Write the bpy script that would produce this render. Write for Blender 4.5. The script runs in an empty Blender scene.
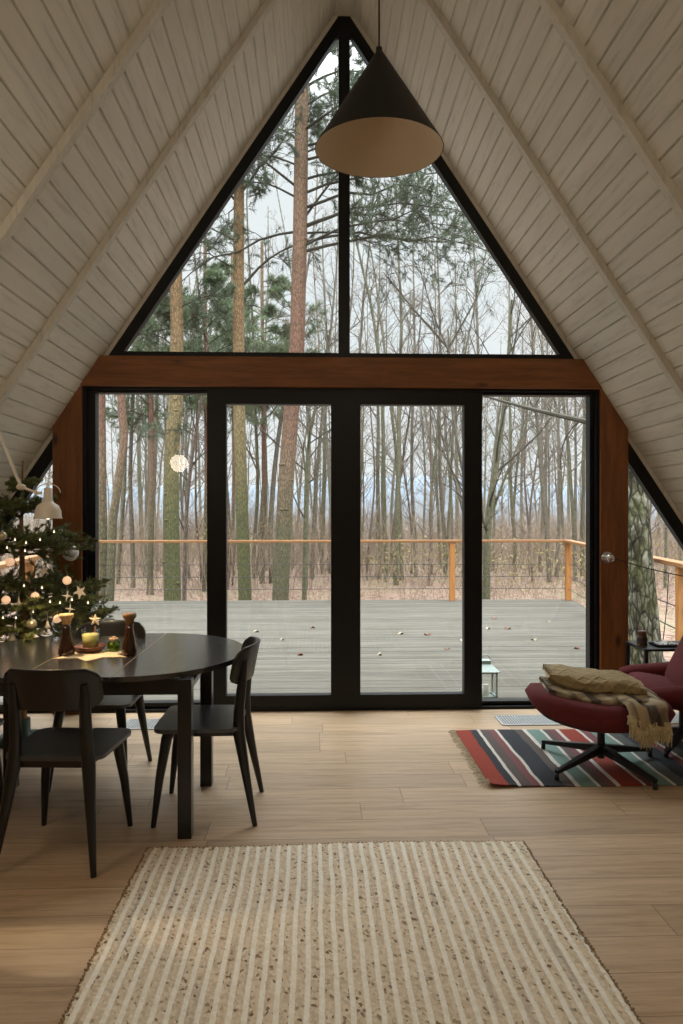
import bpy, math, random
import numpy as np
from mathutils import Vector, Matrix, Euler

rnd = random.Random(7)
rng = np.random.default_rng(11)
SC = bpy.context.scene
COL = SC.collection
PI = math.pi

# ------------------------------------------------------------------ camera
F, HY, YAW = 705.0, 515.0, math.radians(2.0)
CAM = Vector((-.203, -5.27, 1.45))
cam_d = bpy.data.cameras.new('camera')
cam = bpy.data.objects.new('camera', cam_d)
COL.objects.link(cam)
cam_d.sensor_fit = 'VERTICAL'
cam_d.sensor_height = 24.0
cam_d.lens = F * 24.0 / 1024.0
cam_d.shift_y = (HY - 512.0) / 1024.0
cam_d.clip_end = 2000
cam.location = CAM
cam.rotation_euler = (PI / 2, 0, -YAW)
SC.camera = cam

# ------------------------------------------------------------------ world: overcast sky
SC.view_settings.view_transform = 'Standard'
SC.view_settings.look = 'None'
SC.view_settings.gamma = 1.0
SC.view_settings.use_curve_mapping = False
SC.view_settings.exposure = 0.0
SKY_H, SKY_Z = 0.96, 11.0
w = bpy.data.worlds.new('overcast_sky')
SC.world = w
w.use_nodes = True
nt = w.node_tree
nt.nodes.clear()
wo = nt.nodes.new('ShaderNodeOutputWorld')
bg = nt.nodes.new('ShaderNodeBackground')
tc = nt.nodes.new('ShaderNodeTexCoord')
sp = nt.nodes.new('ShaderNodeSeparateXYZ')
mr = nt.nodes.new('ShaderNodeMapRange')
mr.inputs['From Min'].default_value = 0.50
mr.inputs['From Max'].default_value = 0.80
mr.inputs['To Min'].default_value = SKY_H
mr.inputs['To Max'].default_value = SKY_Z
nz = nt.nodes.new('ShaderNodeTexNoise')
nz.inputs['Scale'].default_value = 2.5
nz.inputs['Detail'].default_value = 4
cr = nt.nodes.new('ShaderNodeValToRGB')
cr.color_ramp.elements[0].position = .3
cr.color_ramp.elements[0].color = (.86, .95, 1.0, 1)
cr.color_ramp.elements[1].position = .7
cr.color_ramp.elements[1].color = (.98, 1.0, 1.0, 1)
nt.links.new(tc.outputs['Generated'], sp.inputs[0])
nt.links.new(sp.outputs['Z'], mr.inputs['Value'])
nt.links.new(tc.outputs['Generated'], nz.inputs['Vector'])
nt.links.new(nz.outputs['Fac'], cr.inputs[0])
nt.links.new(cr.outputs[0], bg.inputs['Color'])
nt.links.new(mr.outputs[0], bg.inputs['Strength'])
nt.links.new(bg.outputs[0], wo.inputs['Surface'])
SC.cycles.transparent_max_bounces = 16
SC.cycles.max_bounces = 8
SC.cycles.diffuse_bounces = 4
SC.cycles.sample_clamp_indirect = 6.0

# portal: tells the renderer where daylight enters through the glazed gable
pd = bpy.data.lights.new('gable_daylight_portal', 'AREA')
pd.shape = 'RECTANGLE'
pd.size, pd.size_y = 5.6, 5.2
pd.cycles.is_portal = True
po = bpy.data.objects.new('gable_daylight_portal', pd)
po.location = (0, .16, 2.6)
po.rotation_euler = (-PI / 2, 0, 0)
COL.objects.link(po)

ROOM_LAMP_W, TABLE_LAMP_W, TASK_W = 25.0, 9.0, 5.0

# ------------------------------------------------------------------ helpers
def lin(c):
    """sRGB 0-255 -> linear"""
    return tuple(((v / 255) / 12.92 if v / 255 <= .04045 else ((v / 255 + .055) / 1.055) ** 2.4) for v in c)

def world_at(px, py, x=None, y=None, z=None):
    dx = (px - 341.5) / F
    r = Vector((dx * math.cos(YAW) + math.sin(YAW), math.cos(YAW) - dx * math.sin(YAW), -(py - HY) / F))
    if z is not None: t = (z - CAM.z) / r.z
    elif y is not None: t = (y - CAM.y) / r.y
    else: t = (x - CAM.x) / r.x
    return CAM + r * t

class MB:
    """collects shapes that become one mesh"""
    def __init__(s):
        s.v = []; s.f = []; s.smooth = []
    def add(s, vs, fs, smooth=False):
        n = len(s.v)
        s.v += [tuple(v) for v in vs]
        s.f += [tuple(i + n for i in f) for f in fs]
        s.smooth += [smooth] * len(fs)
        return s
    def box(s, x0, x1, y0, y1, z0, z1, m=None):
        vs = [Vector((x, y, z)) for z in (z0, z1) for y in (y0, y1) for x in (x0, x1)]
        if m: vs = [m @ v for v in vs]
        return s.add(vs, [(0, 2, 3, 1), (4, 5, 7, 6), (0, 1, 5, 4), (2, 6, 7, 3), (0, 4, 6, 2), (1, 3, 7, 5)])
    def prism(s, poly, a0, a1, axis='y', smooth=False):
        """2D polygon extruded along an axis"""
        n = len(poly)
        def p(u, v, a):
            return {'y': (u, a, v), 'z': (u, v, a), 'x': (a, u, v)}[axis]
        vs = [p(u, v, a0) for u, v in poly] + [p(u, v, a1) for u, v in poly]
        fs = [tuple(range(n)), tuple(range(2 * n - 1, n - 1, -1))]
        s.add(vs, fs)
        s.add(vs, [(i, i + n, (i + 1) % n + n, (i + 1) % n) for i in range(n)], smooth)
        return s
    def tube(s, pts, rad, seg=10, cap=True, squash=1.0, smooth=True):
        pts = [Vector(p) for p in pts]
        if not hasattr(rad, '__len__'): rad = [rad] * len(pts)
        vs = []; prev = None
        for i, p in enumerate(pts):
            t = (pts[min(i + 1, len(pts) - 1)] - pts[max(i - 1, 0)]).normalized()
            if prev is None:
                ref = Vector((0, 0, 1)) if abs(t.z) < .9 else Vector((1, 0, 0))
                u = t.cross(ref).normalized()
            else:
                u = (prev - t * prev.dot(t)).normalized()
            prev = u
            v = t.cross(u)
            for k in range(seg):
                a = 2 * PI * k / seg
                vs.append(p + (u * math.cos(a) + v * math.sin(a) * squash) * rad[i])
        fs = []
        for i in range(len(pts) - 1):
            for k in range(seg):
                k2 = (k + 1) % seg
                fs.append((i * seg + k, i * seg + k2, (i + 1) * seg + k2, (i + 1) * seg + k))
        s.add(vs, fs, smooth)
        if cap:
            n = (len(pts) - 1) * seg
            s.add(vs, [tuple(range(seg - 1, -1, -1)), tuple(range(n, n + seg))])
        return s
    def bar(s, a, b, w0, w1, d0=None, d1=None, ref=(0, 1, 0)):
        """four-sided tapered bar from a to b"""
        a, b = Vector(a), Vector(b)
        d0 = w0 if d0 is None else d0; d1 = w1 if d1 is None else d1
        t = (b - a).normalized(); r = Vector(ref)
        u = t.cross(r).normalized(); v = t.cross(u).normalized()
        vs = []
        for p, ww, dd in ((a, w0, d0), (b, w1, d1)):
            for sx, sy in ((-1, -1), (1, -1), (1, 1), (-1, 1)):
                vs.append(p + u * sx * ww / 2 + v * sy * dd / 2)
        return s.add(vs, [(3, 2, 1, 0), (4, 5, 6, 7), (0, 1, 5, 4), (1, 2, 6, 5), (2, 3, 7, 6), (3, 0, 4, 7)])
    def lathe(s, prof, c=(0, 0, 0), seg=28, smooth=True, closed=False):
        vs = []; n = len(prof)
        for k in range(seg):
            a = 2 * PI * k / seg
            for r, z in prof: vs.append((c[0] + r * math.cos(a), c[1] + r * math.sin(a), c[2] + z))
        fs = []
        for k in range(seg):
            k2 = (k + 1) % seg
            for i in range(n - 1 if not closed else n):
                j = (i + 1) % n
                fs.append((k * n + i, k2 * n + i, k2 * n + j, k * n + j))
        return s.add(vs, fs, smooth)
    def ball(s, c, r, seg=16, rings=10, sc=(1, 1, 1), m=None):
        prof = [(math.sin(PI * i / rings), -math.cos(PI * i / rings)) for i in range(rings + 1)]
        vs = []; 
        for k in range(seg):
            a = 2 * PI * k / seg
            for q, z in prof:
                v = Vector((q * math.cos(a) * r * sc[0], q * math.sin(a) * r * sc[1], z * r * sc[2]))
                if m: v = m @ v
                vs.append(v + Vector(c))
        n = rings + 1; fs = []
        for k in range(seg):
            k2 = (k + 1) % seg
            for i in range(rings): fs.append((k * n + i, k2 * n + i, k2 * n + i + 1, k * n + i + 1))
        return s.add(vs, fs, True)
    def build(s, name, m, parent=None, loc=None, bevel=0, sub=0, merge=False, rot=None):
        me = bpy.data.meshes.new(name)
        me.from_pydata(s.v, [], s.f)
        me.polygons.foreach_set('use_smooth', s.smooth)
        me.validate(); me.update()
        o = bpy.data.objects.new(name, me)
        COL.objects.link(o)
        if m: me.materials.append(m)
        if parent: o.parent = parent
        if loc is not None: o.location = loc
        if rot is not None: o.rotation_euler = rot
        if merge or sub:
            w_ = o.modifiers.new('weld', 'WELD'); w_.merge_threshold = 1e-5
        if bevel:
            b = o.modifiers.new('bevel', 'BEVEL'); b.width = bevel; b.segments = 2; b.limit_method = 'ANGLE'
        if sub:
            b = o.modifiers.new('sub', 'SUBSURF'); b.levels = sub; b.render_levels = sub
        return o

def np_mesh(name, V, Q, m, parent=None, smooth=False, loc=None):
    """V (n,3), Q (f,k) -> one mesh"""
    me = bpy.data.meshes.new(name)
    V = np.asarray(V, dtype=np.float32).reshape(-1, 3); Q = np.asarray(Q, dtype=np.int32)
    nf, k = Q.shape
    me.vertices.add(len(V)); me.vertices.foreach_set('co', V.ravel())
    me.loops.add(nf * k); me.loops.foreach_set('vertex_index', Q.ravel())
    me.polygons.add(nf); me.polygons.foreach_set('loop_start', np.arange(0, nf * k, k, dtype=np.int32))
    me.polygons.foreach_set('loop_total', np.full(nf, k, dtype=np.int32))
    me.polygons.foreach_set('use_smooth', np.full(nf, smooth))
    me.update(calc_edges=True); me.validate()
    me.materials.append(m)
    o = bpy.data.objects.new(name, me)
    COL.objects.link(o)
    if parent: o.parent = parent
    if loc is not None: o.location = loc
    return o

def tubes_np(P, R, S=3):
    """P (N,K,3), R (N,K) -> verts, quads"""
    N, K, _ = P.shape
    T = np.gradient(P, axis=1)
    T /= np.linalg.norm(T, axis=2, keepdims=True) + 1e-9
    ref = np.where(np.abs(T[:, :1, 2:3]) > .8, np.array([[[1., 0, 0]]]), np.array([[[0, 0, 1.]]]))
    ref = np.broadcast_to(ref, T.shape)
    U = np.cross(T, ref); U /= np.linalg.norm(U, axis=2, keepdims=True) + 1e-9
    W = np.cross(T, U)
    a = np.arange(S) * 2 * PI / S
    V = P[:, :, None, :] + R[:, :, None, None] * (U[:, :, None, :] * np.cos(a)[None, None, :, None] + W[:, :, None, :] * np.sin(a)[None, None, :, None])
    idx = np.arange(N * K * S).reshape(N, K, S)
    A = idx[:, :-1, :]; B = idx[:, 1:, :]
    Q = np.stack([A, np.roll(A, -1, 2), np.roll(B, -1, 2), B], -1).reshape(-1, 4)
    return V.reshape(-1, 3), Q

def join_np(parts):
    Vs, Qs, n = [], [], 0
    for V, Q in parts:
        Vs.append(V); Qs.append(Q + n); n += len(V)
    return np.concatenate(Vs), np.concatenate(Qs)

def grow(st, d, ln, K, wander, up):
    N = len(st); P = [st]; d = d / (np.linalg.norm(d, axis=1, keepdims=True) + 1e-9)
    for k in range(K - 1):
        d = d + rng.normal(0, wander, (N, 3)); d[:, 2] += up
        d /= np.linalg.norm(d, axis=1, keepdims=True)
        P.append(P[-1] + d * (ln / (K - 1))[:, None])
    return np.stack(P, 1)

def spawn(P, R, M, t0, t1, ang, flat=0.0):
    """M starts per path with child directions"""
    N, K, _ = P.shape
    t = rng.uniform(t0, t1, (N, M)) * (K - 1)
    i = np.minimum(t.astype(int), K - 2); fr = (t - i)[..., None]
    n = np.arange(N)[:, None]
    a, b = P[n, i], P[n, i + 1]
    st = a * (1 - fr) + b * fr
    T = (b - a); T /= np.linalg.norm(T, axis=2, keepdims=True) + 1e-9
    r = rng.normal(0, 1, T.shape); r[..., 2] *= (1 - flat)
    r -= T * (r * T).sum(-1, keepdims=True); r /= np.linalg.norm(r, axis=2, keepdims=True) + 1e-9
    an = np.radians(rng.uniform(ang[0], ang[1], (N, M)))[..., None]
    d = T * np.cos(an) + r * np.sin(an)
    rr = R[n, i] * (1 - fr[..., 0]) + R[n, i + 1] * fr[..., 0]
    return st.reshape(-1, 3), d.reshape(-1, 3), rr.ravel(), (t / (K - 1)).ravel()

def tufts(C, D, n, ln, wd, spread):
    """n needle triangles around each twig point C with direction D"""
    N = len(C)
    d = D[:, None, :] + rng.normal(0, spread, (N, n, 3)); d /= np.linalg.norm(d, axis=2, keepdims=True)
    s = rng.normal(0, 1, (N, n, 3)); s -= d * (s * d).sum(-1, keepdims=True); s /= np.linalg.norm(s, axis=2, keepdims=True)
    L = rng.uniform(ln * .6, ln * 1.2, (N, n, 1))
    c = C[:, None, :] + D[:, None, :] * rng.uniform(-.5, .5, (N, n, 1)) * ln
    V = np.stack([c - s * wd / 2, c + s * wd / 2, c + d * L], 2).reshape(-1, 3)
    Q = np.arange(len(V)).reshape(-1, 3)
    return V, Q

def tag(o, label=None, cat=None, group=None, kind=None):
    if label: o['label'] = label
    if cat: o['category'] = cat
    if group: o['group'] = group
    if kind: o['kind'] = kind
    return o

def empty(name, loc=(0, 0, 0), rz=0):
    o = bpy.data.objects.new(name, None)
    o.empty_display_size = .1
    COL.objects.link(o); o.location = loc; o.rotation_euler = (0, 0, rz)
    return o

def kids(o):
    return [c for c in bpy.data.objects if c.parent == o]

def copy_tree(o, parent=None):
    c = o.copy(); COL.objects.link(c)
    if parent: c.parent = parent
    for ch in kids(o): copy_tree(ch, c)
    return c

def rrect(w_, h_, r, n=5, cx=0, cy=0):
    pts = []
    for sx, sy, a0 in ((1, 1, 0), (-1, 1, 90), (-1, -1, 180), (1, -1, 270)):
        for k in range(n + 1):
            a = math.radians(a0 + 90 * k / n)
            pts.append((cx + sx * (w_ / 2 - r) + r * math.cos(a), cy + sy * (h_ / 2 - r) + r * math.sin(a)))
    return pts

# ------------------------------------------------------------------ materials
class Mat:
    def __init__(s, name, color=(.5, .5, .5), rough=.5, metal=0, spec=.5):
        s.m = bpy.data.materials.new(name); s.m.use_nodes = True
        s.nt = s.m.node_tree; s.b = s.nt.nodes['Principled BSDF']
        s.b.inputs['Base Color'].default_value = (*color, 1)
        s.b.inputs['Roughness'].default_value = rough
        s.b.inputs['Metallic'].default_value = metal
        s.b.inputs['Specular IOR Level'].default_value = spec
        s.out = s.nt.nodes['Material Output']
    def n(s, t, **k):
        q = s.nt.nodes.new('ShaderNode' + t)
        for a, v in k.items():
            if a in ('operation', 'blend_type', 'data_type', 'feature', 'wave_type', 'bands_direction', 'noise_dimensions', 'interpolation_type', 'rings_direction', 'wave_profile', 'vector_type', 'distance'):
                setattr(q, a, v)
            else: q.inputs[a].default_value = v
        return q
    def l(s, a, b): s.nt.links.new(a, b)
    def coords(s, scale=(1, 1, 1), rot=(0, 0, 0), kind='Object'):
        t = s.n('TexCoord'); m = s.n('Mapping', Scale=scale, Rotation=rot)
        s.l(t.outputs[kind], m.inputs['Vector']); return m.outputs[0]
    def noise(s, vec, scale=5, detail=4, rough=.5, dist=0):
        q = s.n('TexNoise', Scale=scale, Detail=detail, Roughness=rough, Distortion=dist)
        s.l(vec, q.inputs['Vector']); return q.outputs['Fac']
    def ramp(s, fac, stops, const=False):
        q = s.n('ValToRGB'); e = q.color_ramp.elements
        if const: q.color_ramp.interpolation = 'CONSTANT'
        while len(e) < len(stops): e.new(1.0)
        for i, (p, c) in enumerate(stops): e[i].position = p; e[i].color = (*c, 1)
        s.l(fac, q.inputs[0]); return q.outputs[0]
    def mix(s, a, b, fac, mode='MIX'):
        q = s.nt.nodes.new('ShaderNodeMix'); q.data_type = 'RGBA'; q.blend_type = mode
        for sock, v in ((q.inputs[0], fac), (q.inputs[6], a), (q.inputs[7], b)):
            if hasattr(v, 'is_linked'): s.l(v, sock)
            elif hasattr(v, '__len__'): sock.default_value = (*v, 1)
            else: sock.default_value = v
        return q.outputs[2]
    def math(s, op, a, b=0, c=0):
        q = s.nt.nodes.new('ShaderNodeMath'); q.operation = op
        for i, v in enumerate((a, b, c)):
            if hasattr(v, 'is_linked'): s.l(v, q.inputs[i])
            else: q.inputs[i].default_value = v
        return q.outputs[0]
    def color(s, c): s.l(c, s.b.inputs['Base Color']); return s
    def bump(s, h, strength=.3, dist=.01):
        q = s.n('Bump', Strength=strength); q.inputs['Distance'].default_value = dist
        s.l(h, q.inputs['Height']); s.l(q.outputs[0], s.b.inputs['Normal']); return s

def simple(name, c, rough=.5, metal=0, var=.12, scale=8, bump=0, spec=.5):
    M = Mat(name, c, rough, metal, spec)
    v = M.coords(); f = M.noise(v, scale, 5)
    lo = tuple(x * (1 - var) for x in c); hi = tuple(min(1, x * (1 + var)) for x in c)
    M.color(M.ramp(f, [(.3, lo), (.7, hi)]))
    if bump: M.bump(M.noise(v, scale * 6, 4), bump, .004)
    return M.m

def wood(name, c_lo, c_hi, rough=.5, axis='x', scale=1.0, knots=False, bump=.1, spec=.5):
    M = Mat(name, c_lo, rough, 0, spec)
    st = {'x': (1.2, 14, 14), 'y': (14, 1.2, 14), 'z': (14, 14, 1.2)}[axis]
    v = M.coords(tuple(q * scale for q in st))
    f = M.noise(v, 1.6, 6, .6, .6)
    col = M.ramp(f, [(.3, c_lo), (.72, c_hi)])
    f2 = M.noise(v, 7, 4, .6, .2)
    col = M.mix(col, tuple(x * .62 for x in c_lo), M.ramp(f2, [(.52, (0, 0, 0)), (.75, (.55,) * 3)]))
    if knots:
        kv = M.coords({'x': (2.2, 5.5, 5.5), 'z': (5.5, 5.5, 2.2), 'y': (5.5, 2.2, 5.5)}[axis])
        vo = M.n('TexVoronoi', Scale=1.0); M.l(kv, vo.inputs['Vector'])
        col = M.mix(col, tuple(x * .22 for x in c_lo), M.ramp(vo.outputs['Distance'], [(.06, (.9,) * 3), (.15, (0, 0, 0))]))
    M.color(col)
    if bump: M.bump(f2, bump, .003)
    return M.m

def floor_mat():
    M = Mat('oak_planks', (.4, .27, .15), .38)
    t = M.n('TexCoord'); s = M.n('SeparateXYZ'); M.l(t.outputs['Object'], s.inputs[0])
    x, y = s.outputs[0], s.outputs[1]
    row = M.math('FLOOR', M.math('DIVIDE', y, .192))
    wn = M.n('TexWhiteNoise', noise_dimensions='1D'); M.l(row, wn.inputs['W'])
    xs = M.math('ADD', x, M.math('MULTIPLY', wn.outputs['Value'], 5.0))
    col = M.math('FLOOR', M.math('DIVIDE', xs, 1.28))
    cmb = M.n('CombineXYZ'); M.l(row, cmb.inputs[0]); M.l(col, cmb.inputs[1])
    wn2 = M.n('TexWhiteNoise', noise_dimensions='2D'); M.l(cmb.outputs[0], wn2.inputs['Vector'])
    # grain, shifted per plank
    c3 = M.n('CombineXYZ'); M.l(M.math('MULTIPLY', x, 1.5), c3.inputs[0]); M.l(M.math('MULTIPLY', y, 22), c3.inputs[1])
    M.l(M.math('MULTIPLY', wn2.outputs['Value'], 37), c3.inputs[2])
    g = M.n('TexNoise', Scale=1.3, Detail=7, Roughness=.62, Distortion=.9); M.l(c3.outputs[0], g.inputs['Vector'])
    base = M.ramp(g.outputs['Fac'], [(.25, lin((158, 132, 102))), (.5, lin((190, 163, 132))), (.8, lin((210, 186, 156)))])
    tint = M.ramp(wn2.outputs['Value'], [(0, (.86, .85, .84)), (.5, (1, .99, .98)), (1, (1.08, 1.07, 1.06))])
    c = M.mix(base, tint, 1.0, 'MULTIPLY')
    c4 = M.n('CombineXYZ'); M.l(M.math('MULTIPLY', x, 5), c4.inputs[0]); M.l(M.math('MULTIPLY', y, 60), c4.inputs[1])
    g2 = M.n('TexNoise', Scale=2.2, Detail=5, Roughness=.7); M.l(c4.outputs[0], g2.inputs['Vector'])
    c = M.mix(c, lin((128, 98, 70)), M.ramp(g2.outputs['Fac'], [(.53, (0, 0, 0)), (.8, (.55,) * 3)]))
    fy = M.math('FRACT', M.math('DIVIDE', y, .192)); fx = M.math('FRACT', M.math('DIVIDE', xs, 1.28))
    ey = M.math('MINIMUM', fy, M.math('SUBTRACT', 1, fy)); ex = M.math('MINIMUM', fx, M.math('SUBTRACT', 1, fx))
    gap = M.math('MINIMUM', M.math('DIVIDE', ey, .014), M.math('DIVIDE', ex, .0022))
    gap = M.math('MINIMUM', gap, 1.0)
    c = M.mix(lin((70, 48, 32)), c, M.math('ADD', M.math('MULTIPLY', gap, .75), .25))
    M.color(c)
    h = M.math('ADD', M.math('MULTIPLY', g2.outputs['Fac'], .15), gap)
    M.bump(h, .25, .002)
    M.l(M.math('ADD', .30, M.math('MULTIPLY', g.outputs['Fac'], .2)), M.b.inputs['Roughness'])
    return M.m

def glass_mat(name='window_glass', tint=(.985, .99, .985)):
    m = bpy.data.materials.new(name); m.use_nodes = True; t = m.node_tree; t.nodes.clear()
    o = t.nodes.new('ShaderNodeOutputMaterial'); mx = t.nodes.new('ShaderNodeMixShader')
    tr = t.nodes.new('ShaderNodeBsdfTransparent'); tr.inputs[0].default_value = (*tint, 1)
    gl = t.nodes.new('ShaderNodeBsdfGlossy'); gl.inputs['Roughness'].default_value = 0.01
    fr = t.nodes.new('ShaderNodeFresnel'); 
    ge = t.nodes.new('ShaderNodeNewGeometry'); mi = t.nodes.new('ShaderNodeMapRange')   # both faces of the pane reflect alike
    mi.inputs['To Min'].default_value = 1.32; mi.inputs['To Max'].default_value = 1 / 1.32
    t.links.new(ge.outputs['Backfacing'], mi.inputs['Value']); t.links.new(mi.outputs[0], fr.inputs['IOR'])
    t.links.new(fr.outputs[0], mx.inputs[0]); t.links.new(tr.outputs[0], mx.inputs[1]); t.links.new(gl.outputs[0], mx.inputs[2])
    t.links.new(mx.outputs[0], o.inputs[0]); return m

def real_glass(name, c, rough=.03, ior=1.45):
    M = Mat(name, c, rough); M.b.inputs['Transmission Weight'].default_value = 1.0; M.b.inputs['IOR'].default_value = ior
    return M.m

def emit(name, c, strength):
    M = Mat(name, c, .5); M.b.inputs['Emission Color'].default_value = (*c, 1); M.b.inputs['Emission Strength'].default_value = strength
    return M.m

M_floor = floor_mat()
M_black = simple('black_window_frame', (.0045, .0048, .0055), .42, var=.2, scale=20, spec=.3)
M_beam = wood('stained_pine_beam', lin((112, 66, 28)), lin((152, 95, 48)), .5, 'x', knots=True)
M_post = wood('stained_pine_post', lin((108, 62, 26)), lin((146, 90, 44)), .5, 'z', knots=True)
M_ceil = wood('whitewashed_boards', lin((212, 208, 196)), lin((226, 222, 211)), .55, 'y', .35, bump=.05)
M_rafter = wood('whitewashed_rafter', lin((200, 194, 180)), lin((214, 209, 196)), .55, 'z', .5, bump=.05)
M_glass = glass_mat()
M_deck = None

def deck_mat():
    M = Mat('weathered_deck', (.4, .4, .38), .85, 0, .15)
    v = M.coords((1.2, 22, 1)); f = M.noise(v, 1.4, 7, .65, .5)
    c = M.ramp(f, [(.25, lin((66, 62, 56))), (.55, lin((90, 86, 79))), (.8, lin((108, 104, 96)))])
    t = M.n('TexCoord'); s = M.n('SeparateXYZ'); M.l(t.outputs['Object'], s.inputs[0])
    row = M.math('FLOOR', M.math('DIVIDE', s.outputs[1], .128))
    wn = M.n('TexWhiteNoise', noise_dimensions='1D'); M.l(row, wn.inputs['W'])
    c = M.mix(c, M.ramp(wn.outputs['Value'], [(0, (.80, .80, .80)), (1, (1.1, 1.1, 1.08))]), 1.0, 'MULTIPLY')
    f3 = M.noise(M.coords((.6, .6, 1)), 2.2, 5, .6)
    c = M.mix(c, lin((66, 64, 54)), M.ramp(f3, [(.5, (0, 0, 0)), (.75, (.5,) * 3)]))
    M.color(c); M.bump(f, .3, .003); return M.m
M_deck = deck_mat()
M_rail = wood('oiled_rail_wood', lin((122, 80, 42)), lin((148, 104, 62)), .6, 'x', bump=.1)
M_railpost = wood('oiled_rail_post', lin((150, 96, 44)), lin((176, 122, 66)), .6, 'z', bump=.1)
M_wire = simple('dark_cable', (.05, .05, .05), .4, .6)

def ground_mat():
    M = Mat('leaf_litter', (.3, .2, .12), .95)
    v = M.coords((1, 1, 1)); vo = M.n('TexVoronoi', Scale=9.0, Randomness=1.0); M.l(v, vo.inputs['Vector'])
    sp_ = M.n('SeparateColor'); M.l(vo.outputs['Color'], sp_.inputs[0])
    c = M.ramp(sp_.outputs[0], [(0, lin((70, 52, 42))), (.35, lin((108, 82, 68))), (.7, lin((130, 106, 92))), (1, lin((98, 88, 68)))])
    f = M.noise(v, .5, 4); c = M.mix(c, lin((108, 102, 74)), M.ramp(f, [(.5, (0, 0, 0)), (.7, (.6,) * 3)]))
    M.color(c); M.bump(vo.outputs['Distance'], .8, .05); return M.m
M_ground = ground_mat()

def bark(name, stops, rough_scale=1.0, moss=None):
    """bark whose own colour changes with height (z stops in metres)"""
    M = Mat(name, (.3, .25, .2), .9)
    t = M.n('TexCoord'); s = M.n('SeparateXYZ'); M.l(t.outputs['Object'], s.inputs[0])
    z = s.outputs[2]; zmax = stops[-1][0]
    c = M.ramp(M.math('DIVIDE', M.math('ADD', z, M.math('MULTIPLY', M.noise(M.coords((3, 3, 1)), 1.5, 3), 1.0)), zmax), [(a / zmax, q) for a, q in stops])
    v = M.coords((20, 20, 7)); vo = M.n('TexVoronoi', Scale=1.6 * rough_scale); vo.feature = 'DISTANCE_TO_EDGE'
    nv = M.n('TexNoise', Scale=2.0, Detail=3); M.l(v, nv.inputs['Vector'])
    mv = M.mix(v, nv.outputs['Color'], .25); M.l(mv, vo.inputs['Vector'])
    c = M.mix(c, (.035, .028, .022), M.ramp(vo.outputs['Distance'], [(0, (.7,) * 3), (.2, (0, 0, 0))]))
    f = M.noise(v, 4, 5, .7); c = M.mix(c, M.ramp(f, [(.3, (.68,) * 3), (.7, (1.22,) * 3)]), 1, 'MULTIPLY')
    M.color(c); M.bump(vo.outputs['Distance'], .9, .02); return M.m
M_pine = bark('pine_bark', [(0, lin((84, 82, 56))), (2.4, lin((100, 96, 70))), (4.0, lin((132, 110, 88))), (5.4, lin((132, 94, 78))), (9.0, lin((142, 112, 90))), (14, lin((152, 128, 98)))])
M_pine2 = bark('pine_bark_mossy', [(0, lin((78, 82, 44))), (2.8, lin((96, 98, 60))), (4.6, lin((140, 126, 88))), (7.0, lin((154, 124, 88))), (14, lin((164, 132, 94)))])
M_birch_twig = simple('grey_twig_bark', lin((112, 103, 92)), .9, var=.25, scale=3)
M_darktwig = simple('dark_branch_bark', lin((64, 60, 50)), .9, var=.3, scale=5)
M_grey_trunk = bark('grey_alder_bark', [(0, lin((104, 100, 80))), (4, lin((122, 116, 102))), (14, lin((146, 140, 128)))])
M_green_trunk = bark('greenish_alder_bark', [(0, lin((98, 98, 70))), (5, lin((114, 113, 90))), (14, lin((136, 134, 118)))])
M_rosy_trunk = bark('rosy_young_bark', [(0, lin((108, 94, 82))), (5, lin((128, 112, 100))), (14, lin((144, 130, 120)))])
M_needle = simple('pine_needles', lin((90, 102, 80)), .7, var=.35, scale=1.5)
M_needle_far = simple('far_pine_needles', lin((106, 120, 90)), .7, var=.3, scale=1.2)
M_brush = simple('brushwood_twigs', lin((134, 118, 102)), .95, var=.35, scale=.6)
M_yleaf = simple('yellowing_shrub_leaves', lin((134, 124, 76)), .8, var=.3, scale=2)
M_hill = simple('hazed_wooded_ridge', lin((98, 108, 118)), 1.0, var=.08, scale=.05)  # haze over the far ridge is put into this blue-grey colour
M_lake = Mat('lake_water', lin((80, 92, 104)), .5).m

M_chair = None
def coat(m, wgt, r):
    q = m.node_tree.nodes['Principled BSDF']; q.inputs['Coat Weight'].default_value = wgt; q.inputs['Coat Roughness'].default_value = r; return m
M_chair = simple('black_painted_wood', (.006, .0058, .006), .30, var=.2, scale=12, spec=.45)
M_table = wood('black_brown_table', (.020, .019, .019), (.034, .033, .033), .25, 'x', bump=.03, spec=.7)  # base colour raised to carry the sky sheen on the tabletop

# ------------------------------------------------------------------ structure
A_IN, A_OUT, SL = 5.225, 5.275, 1.5      # black frame outer line and ceiling line: z = A - 1.5|x|
YB = -9.6
b = MB(); b.box(-3.9, 3.9, YB, .12, -.12, 0)
tag(b.build('floor', M_floor), kind='structure')

def ceiling_side(sgn):
    """tongue and groove boards running to the window, V grooves between"""
    ds, gw, gd = .107, .007, .012
    tx, tz = 1 / math.sqrt(1 + SL * SL), -SL / math.sqrt(1 + SL * SL)
    nx, nz_ = -tz, tx            # outward normal for the right side
    L = A_OUT / (-tz)
    prof = []; s = 0.0
    def pt(s, o): return (sgn * (s * tx + nx * o), A_OUT + s * tz + nz_ * o)
    prof.append(pt(0, 0))
    s = ds
    while s < L:
        prof += [pt(s - gw, 0), pt(s, gd), pt(s + gw, 0)]
        s += ds
    prof.append(pt(L + .1, 0))
    prof.append(pt(L + .1, .22)); prof.append(pt(-.1, .22))
    return prof
for nm, sg in (('ceiling', -1), ('ceiling', 1)):
    b = MB(); b.prism(ceiling_side(sg), YB, .16)
    tag(b.build(nm, M_ceil), kind='structure')

n_trim = [0]
def trim(m, mat, bevel=0):
    n_trim[0] += 1
    return tag(m.build('trim_%d' % n_trim[0], mat, bevel=bevel), kind='structure')
# ridge board
b = MB(); b.box(-.07, .07, YB, -.01, A_OUT - .115, A_OUT - .10); trim(b, M_rafter)
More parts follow.
